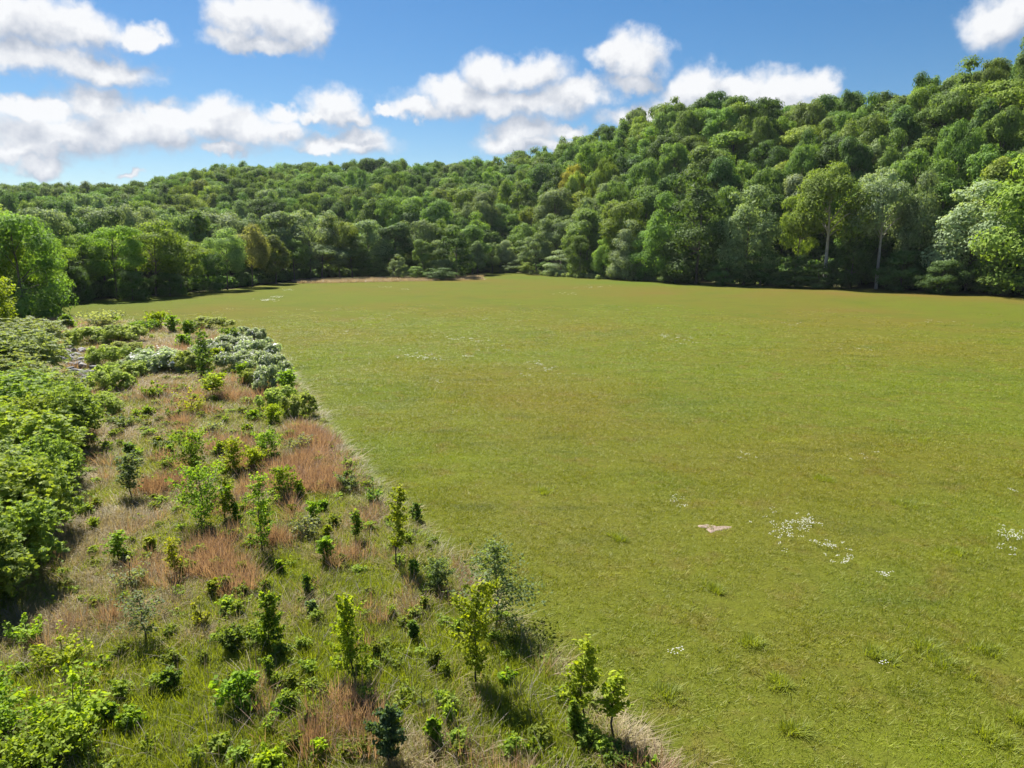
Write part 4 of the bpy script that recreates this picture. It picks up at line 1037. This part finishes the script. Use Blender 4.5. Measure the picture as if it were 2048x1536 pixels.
m_weed = foliage_mat('weed_leaves', base=(0.1056, 0.1408, 0.0229), trans=.45, tcol=(1.3, 1.25, .4), vary=.7)
put('weeds', k & (r_ < 75), wp, 1.0, m_weed, 'small leafy weeds scattered through the scrub grass', 'weeds')

# short meadow turf near the lens: square metres of blades, thinning with distance into the sheet's own texture
pr = []
for i in range(4):
    cs = [tuft(g, 9, .05+.17*g.uniform()**2.4, .03+.06*g.uniform(), .009, .6, 1) for _ in range(70)]
    co, q_, tn, o = [], [], [], 0
    for c_, f_, t_ in cs:
        off = np.array([g.uniform(-.75, .75), g.uniform(-.75, .75), 0]); co.append(c_+off); q_.append(f_+o); o += len(c_); tn.append(t_*.6+.4*g.uniform())
    pr.append((np.concatenate(co), np.concatenate(q_), np.concatenate(tn)))
MPOLY = mpoly
pr += [tuft(g, 26, .22, .13, .010, .6) for _ in range(2)]
pm, rm = scatter(MPOLY, 2.4, 34, 1.6, 8)
ca = np.degrees(np.arctan2(pm[:, 0], pm[:, 1])); k = (np.abs(ca) < 44) & (g.uniform(size=len(rm)) < np.clip((150-rm)/100, 0, 1)) & (np.hypot(pm[:, 0]-SOIL[0], (pm[:, 1]-SOIL[1])) > .42)
pm, rm = pm[k], rm[k]; n = len(pm)
sc = np.clip(rm/34, 1, 3)**.8
idm = g.integers(0, 4, n)
pt, rt = scatter(MPOLY, 1.6, 30, 1.5, 8)
k = (np.abs(np.degrees(np.arctan2(pt[:, 0], pt[:, 1]))) < 44) & (rt < 110) & (vnoise(pt[:, 0], pt[:, 1], 3.0, 71)+.6*vnoise(pt[:, 0], pt[:, 1], 1.1, 72) > .25) & (np.hypot(pt[:, 0]-SOIL[0], pt[:, 1]-SOIL[1]) > .5)
pm, rm = np.concatenate([pm, pt[k]]), np.concatenate([rm, rt[k]]); sc = np.concatenate([sc, np.clip(rt[k]/50, .8, 1.8)*g.uniform(.6, 1.2, k.sum())]); idm = np.concatenate([idm, g.integers(4, 6, k.sum())]); n = len(pm)
hn = .8+.22*vnoise(pm[:, 0], pm[:, 1], 4.0, 51)
stuff('meadow_grass', pr, np.column_stack([pm, np.full(n, .015)]), g.uniform(0, 6.28, n), sc*g.uniform(.85, 1.2, n), idm, m_turf, 'short olive green blades of the mown meadow turf', 'grass', zscl=hn*sc**.5)
# edge fringe: taller grass where the mower stops, and coarse tussocks in the meadow
fr_ = dense(SCRUB_EDGE, lambda q0: .22 if np.hypot(*q0) < 40 else .5); fp = np.repeat(fr_, 3, 0); fp = fp[vnoise(fp[:, 0], fp[:, 1], 1.3, 61)+.5*vnoise(fp[:, 0], fp[:, 1], .5, 62) > .55]; n = len(fp); fp = fp+g.normal(size=(n, 2))*.38
stuff('edge_grass', [tuft(g, 26, .42, .2, .010, .5, 2, .7) for _ in range(3)], np.column_stack([fp, np.zeros(n)]), g.uniform(0, 6.28, n), g.uniform(.5, 1.15, n), g.integers(0, 3, n), blade_mat('edge_blades', (0.105, 0.105, 0.030), (0.25, 0.21, 0.115)), 'pale bent grass fringing the edge between scrub and meadow', 'grass', zscl=g.uniform(.4, 1.3, n))
# weeds of the meadow
TUS = [(1335,1395,26),(1920,1105,30),(1990,1480,30),(2040,1440,20),(1830,880,26),(1750,1310,22),(1890,1330,22),(1500,1290,18),(1240,1080,18),(1090,985,18),(1650,960,18),(1850,1300,26),(1560,1370,18),(1960,1300,22),(1430,1180,16),(1810,1010,22),(1590,1460,18)]
tp = []
for px, py, rad in TUS:
    c = at(px, py); s_ = rad*np.hypot(*c)/FPX
    for _ in range(16): tp.append(c+g.normal(size=2)*s_*.55)
tp = np.array(tp); n = len(tp)
stuff('meadow_tussocks', [tuft(g, 30, .24, .16, .011, .5) for _ in range(3)], np.column_stack([tp, np.full(n, .02)]), g.uniform(0, 6.28, n), g.uniform(.7, 1.3, n), g.integers(0, 3, n), m_green, 'coarser green tussocks showing in the mown turf', 'grass')

# white daisies: clusters in the turf
def daisy(g):
    parts, q_, o = [], [], 0
    k = 8; a_ = np.linspace(0, 2*np.pi, k, endpoint=False)
    for _ in range(5):
        c_ = np.array([g.normal()*.10, g.normal()*.10, g.uniform(.20, .32)]); r0 = g.uniform(.028, .042)
        ring = np.column_stack([c_[0]+r0*np.cos(a_)*(1+.18*np.cos(4*a_)), c_[1]+r0*np.sin(a_), np.full(k, c_[2])]); inner = np.column_stack([c_[0]+.3*r0*np.cos(a_), c_[1]+.3*r0*np.sin(a_), np.full(k, c_[2]+.012)])
        parts += [ring, inner]; q_ += [(o+i, o+(i+1) % k, o+k+(i+1) % k, o+k+i) for i in range(k)]; o += 2*k
        st = np.array([(c_[0]-.003, c_[1], -.02), (c_[0]+.003, c_[1], -.02), (c_[0]+.003, c_[1], c_[2]), (c_[0]-.003, c_[1], c_[2])]); parts.append(st); q_.append((o, o+1, o+2, o+3)); o += 4
    return np.concatenate(parts), np.array(q_), np.array([0.0 if i % 9 == 8 else .5 for i in range(len(q_))])
DAISY = [(1585,1062,45,26,46),(1620,1050,20,10,10),(1650,1100,30,16,10),(1690,1125,26,16,10),(1765,1160,12,6,6),(2020,1078,30,22,26),(1372,1012,26,10,8),(1500,920,30,8,5),(1640,1095,60,30,6),(1360,680,34,5,12),(1335,675,20,4,8),(1075,730,14,4,9),(1100,742,26,5,8),(815,715,30,6,16),(860,718,34,5,16),(935,716,14,3,6),(920,682,36,5,12),(965,685,24,4,6),(980,700,60,8,6),(1075,750,50,8,6),(1390,690,40,5,4),(1720,700,50,6,4),(1870,645,40,4,4),(1360,1315,12,6,4),(1770,1338,4,2,2),(740,640,40,4,5),(1290,620,40,4,4),(875,765,14,4,3),(1730,918,30,8,4),(2025,988,14,3,3),(1010,640,60,5,5),(700,668,20,4,4),(630,620,40,4,4),(1560,650,60,5,4)]
dp = []
for px, py, sx, sy, n in DAISY:
    for _ in range(n): dp.append((*at(px+g.normal()*sx*.6, py+g.normal()*sy*.6), .02))
for px, py, sx, sy, n in [(530,602,12,1.6,26),(560,595,14,1.2,14),(575,581,10,1,8),(1190,575,22,1.5,12),(1130,588,16,1.5,8),(765,575,14,1,8),(810,580,10,1,5)]:
    for _ in range(n): dp.append((*at(px+g.normal()*sx*.8, py+g.normal()*sy), .02))
dp = np.array(dp); dr_ = np.hypot(dp[:, 0], dp[:, 1]); n = len(dp)
stuff('daisies', [daisy(g) for _ in range(4)], dp, g.uniform(0, 6.28, n), np.clip(dr_/70, .6, 2.2), g.integers(0, 4, n), m_petal, 'white daisies growing in loose clusters over the meadow', 'flowers', zscl=np.full(n, .75), stem_mat=m_green)

# rough pinkish grass strip at the far end of the meadow, and pale weeds along the foot of the right woods
sp = []
for i in range(900):
    t = g.uniform(); px = 590+375*t; sp.append((*at(px, g.uniform(np.interp(px, [590, 760, 960], [561, 557, 553]), np.interp(px, [590, 760, 960], [567, 564, 559])+.3)), 0.0))
sp = np.array(sp); n = len(sp)
m_pink = blade_mat('pinkish_blades', (0.1496, 0.1144, 0.0836), (0.2640, 0.2156, 0.1760))
stuff('pinkish_grass', [tuft(g, 40, 1.0, .8, .05, .3) for _ in range(3)], sp, g.uniform(0, 6.28, n), g.uniform(.8, 1.4, n), g.integers(0, 3, n), m_pink, 'rough pinkish straw strip at the far end of the meadow', 'grass', zscl=g.uniform(.4, 1.1, n))
sp = []
for i in range(500):
    px = g.uniform(1060, 1400); sp.append((*at(px, np.interp(px, [1060, 1100, 1200, 1300, 1400], [546, 551, 556.5, 560.5, 564.5])+g.normal()*1.2), 0))
sp = np.array(sp); n = len(sp)
stuff('pale_weeds', wp, sp, g.uniform(0, 6.28, n), g.uniform(1.6, 3.0, n), g.integers(0, 4, n), foliage_mat('pale_weed_leaves', base=(0.17, 0.21, 0.11)), 'pale green weeds along the foot of the woods behind the meadow', 'weeds')

# ------------------------------------------------------------------ thin summer haze over the whole valley
m_haze, K = new_mat('haze')
pv = K.n('ShaderNodeVolumePrincipled', {'Color': (0.80, 0.88, 1.0, 1), 'Density': 0.00004, 'Anisotropy': 0.2})
K.t.links.new(pv.outputs[0], K.n('ShaderNodeOutputMaterial').inputs['Volume'])
zt = max(t['z']+t['H']*1.1 for t in TREES)+20
zt = max(zt, float(Z.max())+5)
hx = 4600
hv = [(x, y, z) for z in (-1.5, zt) for y in (-hx, hx) for x in (-hx, hx)]
hq = [(0, 2, 3, 1), (4, 5, 7, 6), (0, 1, 5, 4), (2, 6, 7, 3), (0, 4, 6, 2), (1, 3, 7, 5)]
tag(obj('haze', mesh_from('haze', hv, np.array(hq), m_haze)), 'thin pale summer haze over the valley and hills', 'haze', None, 'stuff')
